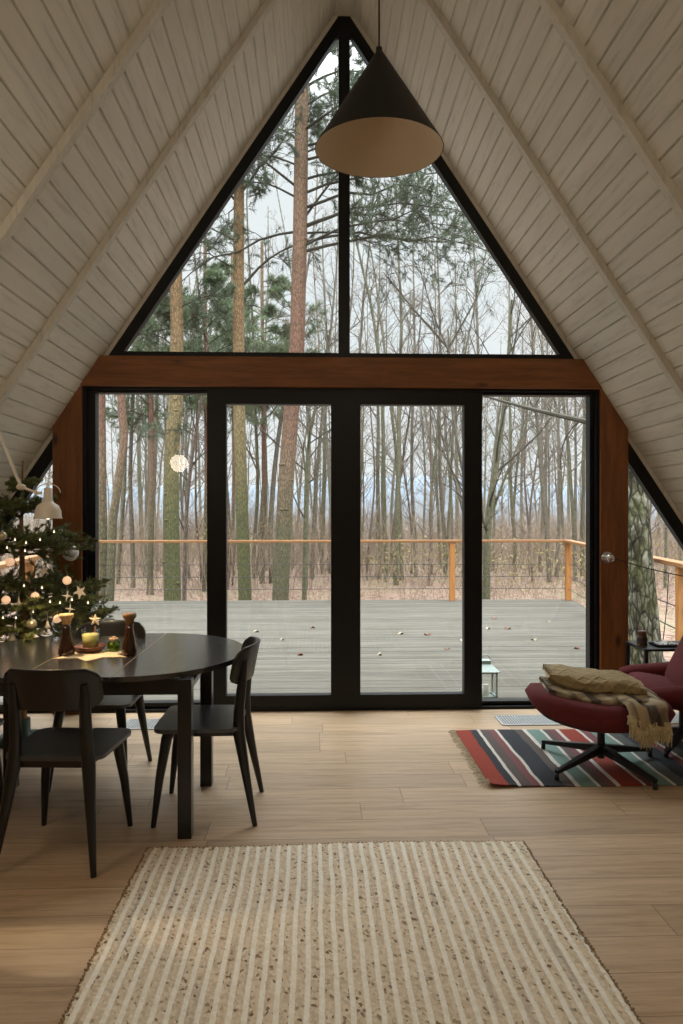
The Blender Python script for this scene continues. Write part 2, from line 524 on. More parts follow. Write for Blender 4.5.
# rafters (pairs)
tx, tz = 1 / math.sqrt(1 + SL * SL), -SL / math.sqrt(1 + SL * SL)
for y1 in (-1.01, -1.91, -2.81, -3.70, -4.6, -5.5, -6.4, -7.3, -8.2, -9.1):
    for sg in (-1, 1):
        def q(s, o): return (sg * (s * tx + (-tz) * o), A_OUT + s * tz + tx * o)
        L = A_OUT / (-tz)
        b = MB(); b.prism([q(.05, .01), q(L, .01), q(L, -.036), q(.10, -.036)], y1 - .055, y1)
        trim(b, M_rafter, .004)
# light casing between the black frame and the ceiling
for sg in (-1, 1):
    b = MB(); b.prism([(0, A_OUT + .02), (0, A_IN), (sg * A_IN / SL, 0), (sg * (A_OUT + .02) / SL, 0)], -.03, .05)
    trim(b, M_rafter)
# horizontal beam and posts
zb0, zb1 = 2.39, 2.61
def slope_x(z, A=A_OUT): return (A - z) / SL
b = MB(); b.prism([(-slope_x(zb0) + .0, zb0), (slope_x(zb0), zb0), (slope_x(zb1), zb1), (-slope_x(zb1), zb1)], -.09, .10); trim(b, M_beam, .004)
for sg in (-1, 1):
    b = MB(); b.prism([(sg * 1.915, 0), (sg * 2.122, 0), (sg * 2.122, min(zb0, A_OUT - SL * 2.122)), (sg * slope_x(zb0 - .002), zb0 - .002), (sg * 1.915, zb0 - .002)], -.08, .10)
    trim(b, M_post, .004)

n_win = [0]
def tri_poly(A, x0, z0, sg): return [(sg * x0, z0), (sg * slope_x(z0, A), z0), (sg * x0, A - SL * x0)]
def frame_from(outer, inner, y0, y1):
    """ring between two polygons with the same corner count"""
    m = MB(); n = len(outer)
    vs = [(x, y, z) for y in (y0, y1) for ring in (outer, inner) for x, z in ring]
    fs = []
    for i in range(n):
        j = (i + 1) % n
        fs += [(i, j, n + j, n + i), (2 * n + j, 2 * n + i, 3 * n + i, 3 * n + j), (i, 2 * n + i, 2 * n + j, j), (n + j, 3 * n + j, 3 * n + i, n + i)]
    m.add(vs, fs); return m
def window(outer, inner, y0=-.03, y1=.03, name='window'):
    n_win[0] += 1
    o = tag(frame_from(outer, inner, y0, y1).build('%s_%d' % (name, n_win[0]), M_black), kind='structure')
    g = MB(); yg = (y0 + y1) / 2; g.prism(inner, yg - .003, yg + .003)
    g.build('glass_pane', M_glass, o)
    return o
AI = A_IN - .135
for sg in (-1, 1):
    outer = tri_poly(A_IN, 0.0, zb1, sg); inner = tri_poly(AI, .042, zb1 + .045, sg)
    window(outer, inner)
for sg in (-1, 1):   # low side triangles
    outer = tri_poly(A_IN, 2.122, 0.0, sg); inner = tri_poly(AI - .02, 2.135, .06, sg)
    window(outer, inner)
# glazed front: outer black frame, two fixed lights, two sliding sashes
def rect(x0, x1, z0, z1): return [(x0, z0), (x1, z0), (x1, z1), (x0, z1)]
trim(frame_from(rect(-1.915, 1.915, 0, zb0), rect(-1.89, 1.89, .02, 2.372), -.05, .10), M_black)
window(rect(-1.89, -.93, .02, 2.372), rect(-1.835, -1.0, .06, 2.352), -.01, .07)
window(rect(.95, 1.89, .02, 2.372), rect(1.032, 1.858, .05, 2.352), -.01, .07)
n_door = [0]
for (a, c) in ((-1.012, .003), (.003, 1.03)):
    n_door[0] += 1
    gl = (-.872, -.098) if a < -.5 else (.12, .896)
    o = tag(frame_from(rect(a, c, .02, 2.372), rect(gl[0], gl[1], .115, 2.27), -.045, .03).build('door_%d' % n_door[0], M_black), kind='structure')
    g = MB(); g.prism(rect(gl[0], gl[1], .115, 2.27), -.012, -.006); g.build('glass_pane', M_glass, o)
# track sill
b = MB(); b.box(-1.88, 1.88, -.01, .11, 0, .03); trim(b, simple('sill_metal', (.03, .03, .032), .35, .6))
# back gable wall behind the viewer
b = MB(); b.prism([(-3.6, 0), (3.6, 0), (0, A_OUT)], YB - .12, YB)
tag(b.build('wall_back', M_ceil), kind='structure')

# ------------------------------------------------------------------ outside ground and deck
def gz(x, y):
    return -.78 - .012 * max(0, y - 8) + .06 * math.sin(x * .7 + y * .4) + .05 * math.sin(x * 1.9 - y * 1.1)
nx_, ny_ = 110, 110
xs = np.linspace(-75, 75, nx_); ys = np.concatenate([np.linspace(.2, 30, 70), np.linspace(31, 110, 40)])
V = np.array([(x, y, gz(x, y) if y < 60 else gz(x, 60) - (y - 60) * .03) for y in ys for x in xs])
idx = np.arange(len(V)).reshape(len(ys), nx_)
Q = np.stack([idx[:-1, :-1], idx[:-1, 1:], idx[1:, 1:], idx[1:, :-1]], -1).reshape(-1, 4)
tag(np_mesh('forest_ground', V, Q, M_ground, smooth=True), kind='structure')
b = MB(); b.box(-400, 400, 108, 330, -3.6, -3.5)
tag(b.build('lake', M_lake), 'pale lake lying beyond the bare trees', 'lake', kind='structure')
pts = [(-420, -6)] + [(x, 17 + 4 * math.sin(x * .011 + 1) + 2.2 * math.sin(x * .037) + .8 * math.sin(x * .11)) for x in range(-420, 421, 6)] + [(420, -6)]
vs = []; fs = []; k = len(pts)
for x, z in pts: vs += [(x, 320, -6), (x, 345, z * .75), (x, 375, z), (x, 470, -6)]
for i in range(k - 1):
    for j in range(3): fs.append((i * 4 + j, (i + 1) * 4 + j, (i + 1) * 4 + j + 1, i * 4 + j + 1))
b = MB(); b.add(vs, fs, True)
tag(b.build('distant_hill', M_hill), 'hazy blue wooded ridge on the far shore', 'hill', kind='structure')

DY = 7.45
def side_x(y, sg):   # splayed side edge of the deck
    return (4.36 + (DY - y) * -.178) if sg > 0 else (-4.12 + (DY - y) * .16)
b = MB(); y = .15; r = 0
while y < DY:
    y1 = y + .125
    xl, xr = side_x(y, -1) - .12, side_x(y, 1) + .12
    b.box(xl, xr, y, y1, -.13, -.1 + rnd.uniform(-.0015, .0015)); y += .128
tag(b.build('terrace_deck', M_deck), kind='structure')
b = MB(); b.box(-4.2, 4.45, DY - .03, DY + .0, -.32, -.131); b.box(-3.0, 3.2, .13, .16, -.7, -.131)
tag(b.build('deck_fascia', M_deck), kind='structure')

# railing
rl = empty('deck_railing', (0, DY - .06, -.1))
tag(rl, 'wooden handrail with dark cables along the far edge of the terrace', 'railing')
def railing(root, P0, P1, ts, top=1.0):
    P0, P1 = Vector(P0), Vector(P1); d = (P1 - P0).normalized(); n = Vector((-d.y, d.x, 0))
    b = MB(); a0, a1 = P0 - d * .06, P1 + d * .06
    up = Vector((0, 0, 1))
    vs = []
    for p in (a0, a1):
        for sx, zz in ((-1, 0), (1, 0), (1, .045), (-1, .045)): vs.append(p + n * sx * .065 + up * (top - .045 + zz) - root.location)
    b.add(vs, [(0, 1, 2, 3), (7, 6, 5, 4), (0, 4, 5, 1), (1, 5, 6, 2), (2, 6, 7, 3), (3, 7, 4, 0)])
    b.build('handrail', M_rail, root, bevel=.006)
    for t in ts:
        p = P0 + (P1 - P0) * t
        m = Matrix.Translation(p - root.location) @ Matrix.Rotation(math.atan2(d.y, d.x), 4, 'Z')
        b = MB(); b.box(-.048, .048, -.048, .048, 0, top - .045 + .1 - .1, m)
        for v in range(len(b.v)): pass
        b.build('post', M_railpost, root, bevel=.006)
    for zc in (.22, .44, .66):
        b = MB(); b.tube([P0 + up * zc - root.location, P1 + up * zc - root.location], .006, 6); b.build('cable', M_wire, root)
xsP = [-4.12, -2.0, .12, 2.24, 4.36]
railing(rl, (-4.12, DY - .06, -.1), (4.36, DY - .06, -.1), [(x + 4.12) / 8.48 for x in xsP], 1.1)
for sg, lab in ((1, 'slanting side handrail seen through the low right triangular window'), (-1, 'side handrail seen through the low left triangular window behind the fir')):
    yS = 1.2
    r2 = empty('side_railing', (side_x(yS, sg), yS, -.1)); tag(r2, lab, 'railing')
    railing(r2, (side_x(yS, sg), yS, -.1), (side_x(DY - .16, sg), DY - .16, -.1), [.02, .35, .7] if sg > 0 else [.0, .22, .5, .8], 1.1)

# ------------------------------------------------------------------ forest
def twig_tree(name, h, r, seed, trunk_mat, nb=26, lean=.02, t0=.22, spread=(30, 60), blen=(.10, .22), K=16):
    """one bare tree: the trunk as a mesh and its bare branches as a part"""
    global rng
    rng = np.random.default_rng(seed)
    st = np.array([[0., 0, -.3]]); d = np.array([[rng.normal(0, lean), rng.normal(0, lean), 1.]])
    P = grow(st, d, np.array([h]), K, .035, .02); R = np.linspace(r, r * .18, K)[None]
    tV, tQ = tubes_np(P, R, 9)
    parts = []
    s1, d1, r1, t1 = spawn(P, R, nb, t0, .99, spread)
    l1 = rng.uniform(blen[0], blen[1], len(s1)) * h * (1.15 - t1)
    P1 = grow(s1, d1, l1, 7, .12, .07); R1 = np.minimum(r1 * .45, .022 + .01)[:, None] * np.linspace(1, .25, 7)[None]
    parts.append(tubes_np(P1, R1, 4))
    s2, d2, r2, t2 = spawn(P1, R1, 5, .2, 1, (25, 55)); l2 = np.repeat(l1, 5) * rng.uniform(.25, .55, len(s2))
    P2 = grow(s2, d2, l2, 5, .12, .04); R2 = np.maximum(r2 * .6, .0035)[:, None] * np.linspace(1, .4, 5)[None]
    parts.append(tubes_np(P2, R2, 3))
    s3, d3, r3, t3 = spawn(P2, R2, 4, .2, 1, (20, 50)); l3 = np.repeat(l2, 4) * rng.uniform(.3, .6, len(s3))
    P3 = grow(s3, d3, l3, 4, .12, .03); R3 = np.full((len(s3), 1), .0028) * np.linspace(1, .5, 4)[None]
    parts.append(tubes_np(P3, R3, 3))
    bV, bQ = join_np(parts)
    o = np_mesh(name, tV, tQ, trunk_mat, smooth=True)
    np_mesh('crown', bV, bQ, M_birch_twig, o)
    return o

protos = []
for i, (h, r, tm, nb, t0) in enumerate([(15, .085, M_grey_trunk, 26, .3), (13, .07, M_green_trunk, 24, .25), (16, .11, M_grey_trunk, 30, .3), (12, .055, M_rosy_trunk, 24, .2),
                                        (14, .075, M_green_trunk, 22, .35), (11, .045, M_rosy_trunk, 26, .15), (17, .125, M_green_trunk, 28, .4), (13.5, .06, M_grey_trunk, 26, .22)]):
    protos.append(twig_tree('bare_tree', h, r, 100 + i, tm, nb, t0=t0))
used = [False] * len(protos)
PANES = ['behind the far left fixed window', 'behind the left glass door', 'behind the right glass door', 'behind the right fixed window', 'left of the terrace', 'right of the terrace']
def pane_of(px):
    return 4 if px < 92 else 0 if px < 217 else 1 if px < 345 else 2 if px < 472 else 3 if px < 590 else 5
KINDW = ['tall grey', 'slim greenish', 'stout grey', 'thin rosy', 'mossy green', 'very thin reddish', 'thick greenish', 'slender grey']
def place_bare(k, px, y, sc=1.0, rz=None, tilt=(0, 0), dist=None):
    p = world_at(px, 560, y=y)
    o = protos[k] if not used[k] else copy_tree(protos[k]); used[k] = True
    o.location = (p.x, y, gz(p.x, y)); o.scale = (sc, sc, sc)
    o.rotation_euler = (tilt[0], tilt[1], rnd.uniform(0, 6.28) if rz is None else rz)
    q = pane_of(px)
    dep = 'near the railing' if y < 17 else 'in the mid wood' if y < 28 else 'deep in the wood'
    tag(o, '%s bare tree %s, %s' % (KINDW[k], dep, PANES[q]), 'tree', '%s bare trees %s, %s' % (KINDW[k], dep, PANES[q]))
    return o
# trunks one can pick out in the photograph (column, distance, kind)
for px, y, k, sc in [(118, 19, 4, 1), (133, 17, 0, .95), (145, 24, 7, 1), (157, 26, 1, 1), (190, 22, 3, 1), (202, 20, 5, 1.1), (183, 27, 7, 1), (151, 30, 2, .9),
                     (232, 19, 5, .9), (258, 22, 0, 1), (266, 25, 4, 1), (272, 19, 2, .95), (306, 17, 7, 1.1), (312, 20, 0, 1), (322, 24, 6, .9), (328, 27, 2, 1),
                     (366, 20, 5, 1), (379, 22, 6, .8), (386, 19, 4, 1.2), (396, 18, 6, .85), (411, 24, 3, 1), (416, 22, 0, 1), (424, 26, 7, 1), (431, 23, 1, 1), (437, 30, 2, .9), (446, 22, 4, 1), (453, 27, 0, 1), (461, 30, 3, 1),
                     (486, 18, 0, 1), (493, 26, 4, 1), (514, 24, 1, 1), (523, 30, 7, 1), (531, 22, 3, 1), (540, 25, 0, 1), (548, 27, 7, 1), (556, 21, 2, .8), (565, 24, 4, 1), (575, 19, 1, 1.1), (583, 21, 6, .8), (592, 20, 0, 1), (604, 22, 2, 1)]:
    place_bare(k, px, y, sc)
for i in range(120):
    y = rnd.uniform(24, 58); px = rnd.uniform(-60, 740)
    place_bare(rnd.randrange(8), px, y, rnd.uniform(.75, 1.1))
for i in range(14):   # a few flanking ones that only other viewpoints show fully
    place_bare(rnd.randrange(8), rnd.choice([rnd.uniform(-40, 85), rnd.uniform(600, 720)]), rnd.uniform(14, 24), rnd.uniform(.8, 1.1))

for i, px in enumerate([150, 188, 222, 252, 318, 335, 362, 388, 405, 428, 450, 470, 492, 512, 535, 550, 572]):   # taller ones whose tops fill the upper window
    place_bare([0, 7, 3, 1, 5][i % 5], px + rnd.uniform(-5, 5), rnd.uniform(17.5, 25), rnd.uniform(1.0, 1.3))

# undergrowth: a continuous thicket nobody could count
rng = np.random.default_rng(5)
def thicket(n, y0, y1, hmin, hmax, rad, power=1.0, xr=1.0):
    yy = y0 + (y1 - y0) * rng.random(n) ** power
    xx = rng.uniform(-1, 1, n) * (yy + 6) * .62 * xr
    zz = np.array([gz(a, c) for a, c in zip(xx, yy)]) - .05
    st = np.stack([xx, yy, zz], 1)
    d = np.stack([rng.normal(0, .35, n), rng.normal(0, .35, n), np.ones(n)], 1)
    clump = .55 + .45 * np.sin(xx * .9 + 1.3) * np.cos(yy * .6)
    ln = rng.uniform(hmin, hmax, n) * (.55 + .45 * clump)
    P = grow(st, d, ln, 5, .16, .02); R = (rad * (yy / 14 + .4))[:, None] * np.linspace(1, .35, 5)[None]
    out = [tubes_np(P, R, 3)]
    s2, d2, r2, t2 = spawn(P, R, 4, .25, 1, (20, 60)); l2 = np.repeat(ln, 4) * rng.uniform(.2, .5, len(s2))
    P2 = grow(s2, d2, l2, 4, .16, .02); R2 = (r2 * .6)[:, None] * np.linspace(1, .4, 4)[None]
    out.append(tubes_np(P2, R2, 3))
    return join_np(out), P2
(V, Q), _ = thicket(11000, 14.5, 48, 1.8, 4.4, .0042, .8)
tag(np_mesh('brushwood_thicket', V, Q, M_brush), 'dense leafless brushwood filling the forest floor behind the deck', 'brushwood', kind='stuff')
(V, Q), P2 = thicket(700, 9.2, 15, .5, 1.4, .004)
M_brush2 = simple('near_brush_twigs', lin((128, 108, 88)), .95, var=.35, scale=.8)
tag(np_mesh('dry_scrub', V, Q, M_brush2), 'low dry scrub growing right behind the deck railing', 'scrub', kind='stuff')
# yellow-green last leaves on low bushes
pts = np.concatenate([np.stack([rng.normal(cx, sx, n), rng.normal(cy, .8, n), rng.normal(cz, .35, n)], 1) for cx, sx, cy, cz, n in
                      [(3.0, 1.2, 13, .35, 380), (1.6, .6, 13.5, .2, 120), (4.9, 1.2, 12, 0.0, 250), (6.5, 1.5, 13, .2, 250), (-3.2, .5, 16, .9, 300), (-1.0, .8, 17, 1.0, 150), (8, 2, 12, .4, 200)]])
V, Q = tufts(pts, np.tile([0, 0, .2], (len(pts), 1)), 3, .05, .035, 1.0)
tag(np_mesh('shrub_leaves', V, Q, M_yleaf), 'sparse yellow-green leaves on low shrubs behind the railing', 'leaves', kind='stuff')

def pine(name, path_px, y, r0, r1, mat, limbs, label, n_tuft=900, needle_mat=None, whorl=None, knots=True, top=None, tuft_len=.13, seed=0):
    """foreground pine: trunk through the given picture points, hand-set limbs, needle foliage"""
    global rng
    rng = np.random.default_rng(500 + seed)
    W = [world_at(px, py, y=y) for px, py in path_px]
    base = Vector((W[0].x, y, gz(W[0].x, y) - .1))
    W[0] = base
    if top: W.append(W[-1] + Vector(top))
    # smooth path
    path = []
    for i in range(len(W) - 1):
        for k in range(5):
            path.append(W[i].lerp(W[i + 1], k / 5))
    path.append(W[-1])
    o_loc = base.copy()
    n = len(path); zt = W[-1].z
    rad = [r0 + (r1 - r0) * min(1, ((p.z - base.z) / (zt - base.z))) for p in path]
    rad[0] *= 1.25
    b = MB(); b.tube([p - o_loc for p in path], rad, 16)
    if knots:
        for i in range(14):
            q = rnd.uniform(.08, .9); p = path[int(q * (n - 1))]; a = rnd.uniform(PI, 2 * PI)
            rr = rad[int(q * (n - 1))]
            c = p + Vector((math.cos(a), math.sin(a), 0)) * rr * .75 - o_loc
            b.ball(c, rr * .38, 8, 6, (1, 1, .7))
    root = b.build(name, mat, loc=o_loc)
    tag(root, label, 'tree')
    def path_at(z):
        for i in range(n - 1):
            if path[i].z <= z <= path[i + 1].z:
                t = (z - path[i].z) / max(1e-6, path[i + 1].z - path[i].z); return path[i].lerp(path[i + 1], t)
        return path[-1]
    P = []; Rr = []
    for zs, dx, dy, dz, r in limbs:            # limb starting at height zs reaching (dx,dy,dz)
        a = path_at(zs); e = a + Vector((dx, dy, dz)); L = (e - a).length
        pts_ = []
        for k in range(8):
            t = k / 7; p = a.lerp(e, t) + Vector((0, 0, math.sin(t * PI) * .10 * L)) + Vector(rng.normal(0, .03 * L * t, 3))
            pts_.append(p - o_loc)
        P.append(pts_); Rr.append([r * (1 - .8 * k / 7) for k in range(8)])
    P = np.array(P); Rr = np.array(Rr)
    out = [tubes_np(P, Rr, 6)]
    ll = np.linalg.norm(P[:, -1] - P[:, 0], axis=1)
    s1, d1, r1_, t1 = spawn(P, Rr, 12, .25, 1, (25, 65), flat=.3); l1 = np.repeat(ll, 12) * rng.uniform(.15, .38, len(s1))
    P1 = grow(s1, d1, l1, 5, .14, .03); R1 = np.maximum(r1_ * .4, .006)[:, None] * np.linspace(1, .4, 5)[None]
    out.append(tubes_np(P1, R1, 4))
    s2, d2, r2_, t2 = spawn(P1, R1, 6, .2, 1, (25, 60)); l2 = np.repeat(l1, 6) * rng.uniform(.3, .6, len(s2))
    P2 = grow(s2, d2, l2, 4, .14, .04); R2 = np.full((len(s2), 1), .004) * np.linspace(1, .5, 4)[None]
    out.append(tubes_np(P2, R2, 3))
    V, Q = join_np(out); np_mesh('crown', V, Q, M_darktwig, root)
    if n_tuft:
        T = P2[:, -1] - P2[:, -2]; T /= np.linalg.norm(T, axis=1, keepdims=True) + 1e-9
        C = np.concatenate([P2[:, -1], P2[:, 2], P1[:, -1]]); D = np.concatenate([T, T, T[:len(P1)]])
        sel = rng.permutation(len(C))[:int(n_tuft * 1.8)]
        V, Q = tufts(C[sel], D[sel], 22, tuft_len, .011, .6)
        np_mesh('needle_foliage', V, Q, needle_mat or M_needle, root)
    return root

def rand_limbs(z0, z1, n, L, r=.035, bias=0):
    out = []
    for i in range(n):
        z = z0 + (z1 - z0) * (i + rnd.random()) / n; a = rnd.uniform(0, 2 * PI); l = L * rnd.uniform(.6, 1.15) * (1.1 - .4 * (z - z0) / (z1 - z0 + .01))
        out.append((z, math.cos(a) * l + bias, math.sin(a) * l, rnd.uniform(-.05, .45) * l, r * rnd.uniform(.6, 1.1)))
    return out
pY = 9.4
# D: the tall leaning pine behind the left glass door, crown fills the upper window
limbs = [(7.35, -3.1, .3, -1.5, .028), (7.4, 2.2, -.4, .1, .045), (7.5, 1.7, .5, 1.9, .03), (8.2, -2.4, -.3, .9, .028), (9.2, -1.9, .6, .9, .028), (9.6, -.9, -.2, 2.0, .03), (8.0, -1.7, .4, .5, .025),
         (6.9, 3.9, -.6, -.2, .035), (7.8, 3.4, .2, .35, .035), (8.4, 2.4, .7, .3, .03), (7.1, 4.3, .8, -.1, .03), (9.4, 2.0, -.6, .5, .03), (10.3, 1.7, .4, .7, .03), (10.6, -1.4, .2, .9, .03), (11.2, 1.2, -.8, .9, .03),
         (7.0, 3.2, -1.2, .1, .03), (7.4, 3.9, .3, .5, .03), (8.1, 3.7, -.5, .1, .03), (8.8, 2.9, -.2, -.1, .03), (9.1, 2.6, .8, .3, .03), (9.9, 1.4, -.4, .3, .025), (7.3, 2.8, 1.2, -.3, .025)] + rand_limbs(8.6, 12.6, 12, 1.9, .025)
pine('pine_tree', [(279, 585), (286, 480), (292, 405), (297, 345), (300, 240), (302, 90)], pY, .175, .13, M_pine, limbs,
     'tall pine with mossy foot and reddish upper trunk behind the left glass door', 4200, top=(.1, 0, 3.0), seed=1)
# C: straight green-mossy pine at the left of that door
limbs = [(6.2, 1.5, .2, 1.2, .035), (8.0, -1.2, 0, 1.0, .03), (8.2, 1.5, -.3, 1.4, .03), (6.6, -1.2, .3, .5, .02), (7.2, -1.6, -.4, .3, .02)] + rand_limbs(7.8, 11.5, 12, 1.5, .022)
pine('pine_tree', [(246, 585), (241, 480), (239, 400), (238.5, 300), (239, 180)], pY + .3, .14, .10, M_pine2, limbs,
     'straight pine with bright green moss behind the left edge of the left glass door', 520, top=(0, 0, 2.6), seed=2)
# B: pine in the left fixed window
limbs = [(4.9, -1.0, .3, .4, .02), (5.3, .9, -.2, .3, .018), (6.1, -1.2, .3, .5, .02)] + rand_limbs(5.6, 8.5, 9, 1.2, .02)
pine('pine_tree', [(173, 588), (171, 520), (171.5, 455), (176, 400), (177, 330), (176, 270)], pY, .185, .10, M_pine2, limbs,
     'thick knobbly pine in the middle of the far left fixed window', 330, top=(0, 0, 2.8), seed=3)
# A: two slim reddish pines at the far left of that window
pine('pine_tree', [(104, 588), (102, 500), (101, 395), (100, 330)], pY - .2, .10, .075, M_pine, rand_limbs(6.2, 8.6, 7, 1.1, .018),
     'reddish pine hugging the left frame of the far left fixed window', 220, top=(0, 0, 3), seed=4)
pine('pine_tree', [(108.5, 588), (113, 520), (124, 440), (121, 395), (118, 330)], pY - .5, .085, .07, M_pine, rand_limbs(6.2, 8.4, 7, 1.1, .018) + [(2.7, .9, .4, .5, .012)],
     'crooked reddish pine second from the left in the far left fixed window', 220, top=(0, 0, 3), seed=5)
# more distant pines whose crowns are the green mass in the upper left window
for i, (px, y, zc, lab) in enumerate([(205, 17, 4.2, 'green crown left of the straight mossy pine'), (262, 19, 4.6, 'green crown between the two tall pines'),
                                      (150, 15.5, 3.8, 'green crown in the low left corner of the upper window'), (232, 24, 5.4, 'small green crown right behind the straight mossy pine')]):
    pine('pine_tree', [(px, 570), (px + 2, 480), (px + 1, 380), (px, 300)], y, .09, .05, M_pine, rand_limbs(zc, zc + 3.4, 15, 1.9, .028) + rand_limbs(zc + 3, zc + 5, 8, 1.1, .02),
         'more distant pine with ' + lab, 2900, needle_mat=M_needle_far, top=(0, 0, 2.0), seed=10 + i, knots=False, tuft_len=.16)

# leaning multi-stem bare trees of the right part
def bent_tree(name, stems, y, label, mat=M_green_trunk, nb=14, seed=0):
    global rng
    rng = np.random.default_rng(900 + seed)
    W = [[world_at(px, py, y=y + dy) for px, py in s[0]] for s in stems for dy in [s[2]]]
    base = W[0][0].copy(); base.z = gz(base.x, y) - .1
    K = 12; P = []; R = []
    for s, ws in zip(stems, W):
        if s[3]: ws[0].z = gz(ws[0].x, y) - .1
        pl = []; m = len(ws) - 1
        for k in range(K):
            u = k / (K - 1) * m; i = min(int(u), m - 1); t = u - i
            a, b_ = ws[i], ws[i + 1]
            p0 = ws[max(i - 1, 0)]; p3 = ws[min(i + 2, m)]
            p = .5 * ((2 * a) + (b_ - p0) * t + (2 * p0 - 5 * a + 4 * b_ - p3) * t * t + (3 * a - p0 - 3 * b_ + p3) * t ** 3)
            pl.append(p - base)
        P.append(pl); R.append(np.linspace(s[1], s[1] * .3, K))
    P = np.array(P); R = np.array(R)
    V, Q = tubes_np(P, R, 9)
    o = np_mesh(name, V, Q, mat, smooth=True, loc=base)
    ll = np.linalg.norm(P[:, -1] - P[:, 0], axis=1)
    s1, d1, r1, t1 = spawn(P, R, nb, .2, 1, (25, 60)); l1 = np.repeat(ll, nb) * rng.uniform(.12, .32, len(s1))
    P1 = grow(s1, d1, l1, 6, .12, .05); R1 = np.maximum(r1 * .4, .007)[:, None] * np.linspace(1, .3, 6)[None]
    s2, d2, r2, t2 = spawn(P1, R1, 6, .2, 1, (25, 55)); l2 = np.repeat(l1, 6) * rng.uniform(.3, .6, len(s2))
    P2 = grow(s2, d2, l2, 4, .12, .03); R2 = np.full((len(s2), 1), .0035) * np.linspace(1, .5, 4)[None]
    V, Q = join_np([tubes_np(P1, R1, 4), tubes_np(P2, R2, 3)])
    np_mesh('crown', V, Q, M_darktwig, o)
    tag(o, label, 'tree'); return o
bent_tree('bare_tree', [([(486, 585), (488, 525), (497, 460), (506, 390), (512, 300)], .10, 0, True), ([(489, 520), (508, 470), (528, 420), (545, 380)], .035, .2, False)], 10.2,
          'grey-green tree leaning right at the left edge of the right fixed window', seed=1)
bent_tree('bare_tree', [([(480, 590), (470, 500), (455, 430), (448, 330)], .055, 0, True), ([(475, 560), (452, 470), (436, 420), (420, 380)], .028, .3, False), ([(478, 570), (468, 480), (460, 400), (466, 330)], .035, -.2, False),
                       ([(450, 350), (410, 305), (383, 272)], .03, .1, False), ([(447, 352), (470, 310), (492, 268)], .028, .1, False), ([(448, 350), (432, 310), (418, 262)], .02, 0, False)], 9.8,
          'dark many-stemmed tree forking behind the right stile of the right glass door', mat=M_grey_trunk, seed=2)
bent_tree('bare_tree', [([(304, 590), (306, 500), (309, 440), (318, 395), (330, 330)], .06, 0, True), ([(306, 480), (300, 440), (278, 400)], .025, .2, False)], 10.8,
          'forked grey tree just right of the tall leaning pine', seed=3)
bent_tree('bare_tree', [([(184, 590), (186, 520), (193, 450), (203, 390), (208, 340)], .055, 0, True)], 10.6,
          'slim brownish tree leaning right beside the thick knobbly pine', mat=M_rosy_trunk, seed=4)

# big birch standing close outside the low right window
def birch_mat():
    M = Mat('birch_bark', (.6, .6, .55), .9, 0, .2)
    v0 = M.coords((24, 24, 8)); nv = M.n('TexNoise', Scale=1.2, Detail=4); M.l(v0, nv.inputs['Vector'])
    v = M.mix(v0, nv.outputs['Color'], .35)
    vo = M.n('TexVoronoi', Scale=1.1); vo.feature = 'DISTANCE_TO_EDGE'; M.l(v, vo.inputs['Vector'])
    f = M.noise(M.coords((7, 7, 3)), 1.8, 6, .75, .5)
    c = M.ramp(f, [(.36, lin((40, 36, 28))), (.47, lin((84, 80, 62))), (.56, lin((128, 126, 110))), (.75, lin((158, 157, 146)))])
    c = M.mix(c, (.012, .010, .008), M.ramp(vo.outputs['Distance'], [(.02, (.9,) * 3), (.13, (0, 0, 0))]))
    f2 = M.noise(M.coords((2.2, 2.2, 1.6)), 2, 4); c = M.mix(c, lin((72, 76, 36)), M.ramp(f2, [(.5, (0, 0, 0)), (.7, (.6,) * 3)]))
    M.color(c); M.bump(vo.outputs['Distance'], 1.0, .05); return M.m
M_birch = birch_mat()
yb = 1.9
bp = [world_at(650, 700, y=yb), world_at(645, 640, y=yb), world_at(638, 560, y=yb), world_at(633, 470, y=yb), world_at(633, 390, y=yb), world_at(628, 300, y=yb), world_at(622, 180, y=yb), world_at(612, 20, y=yb)]
o_b = Vector((bp[0].x, yb, -.95)); bp[0].z = -.95
path = []
for i in range(len(bp) - 1):
    for k in range(4): path.append(bp[i].lerp(bp[i + 1], k / 4) - o_b)
path.append(bp[-1] - o_b)
b = MB(); n = len(path); b.tube(path, [.168 - .085 * i / n + (.02 if i < 4 else 0) for i in range(n)], 20)
bt = b.build('birch_tree', M_birch, loc=o_b)
tag(bt, 'big birch with cracked white and mossy bark outside the low right window', 'tree')
rng = np.random.default_rng(77)
def birch_limb(p0, p1, p2, r):
    P = [];
    for k in range(10):
        t = k / 9; P.append(p0 * (1 - t) ** 2 + p1 * 2 * t * (1 - t) + p2 * t * t - o_b)
    return P, np.linspace(r, r * .3, 10)
LB = [birch_limb(path[int(n * .5)] + o_b, world_at(560, 418, y=2.6), world_at(484, 396, y=3.4), .04),
      birch_limb(path[int(n * .55)] + o_b, world_at(560, 405, y=3.0), world_at(560, 470, y=3.6), .014),
      birch_limb(path[int(n * .7)] + o_b, world_at(640, 200, y=3.4), world_at(560, 120, y=4.4), .03),
      birch_limb(path[int(n * .7)] + o_b, world_at(740, 260, y=2.4), world_at(800, 120, y=2.8), .03)]
P = np.array([a for a, _ in LB]); R = np.array([c for _, c in LB])
s1, d1, r1, t1 = spawn(P, R, 5, .3, 1, (25, 60)); l1 = rng.uniform(.3, .9, len(s1)); P1 = grow(s1, d1, l1, 6, .15, -.02); R1 = np.full((len(s1), 1), .004) * np.linspace(1, .4, 6)[None]
V, Q = join_np([tubes_np(P, R, 7), tubes_np(P1, R1, 3)])
np_mesh('crown', V, Q, M_darktwig, bt)

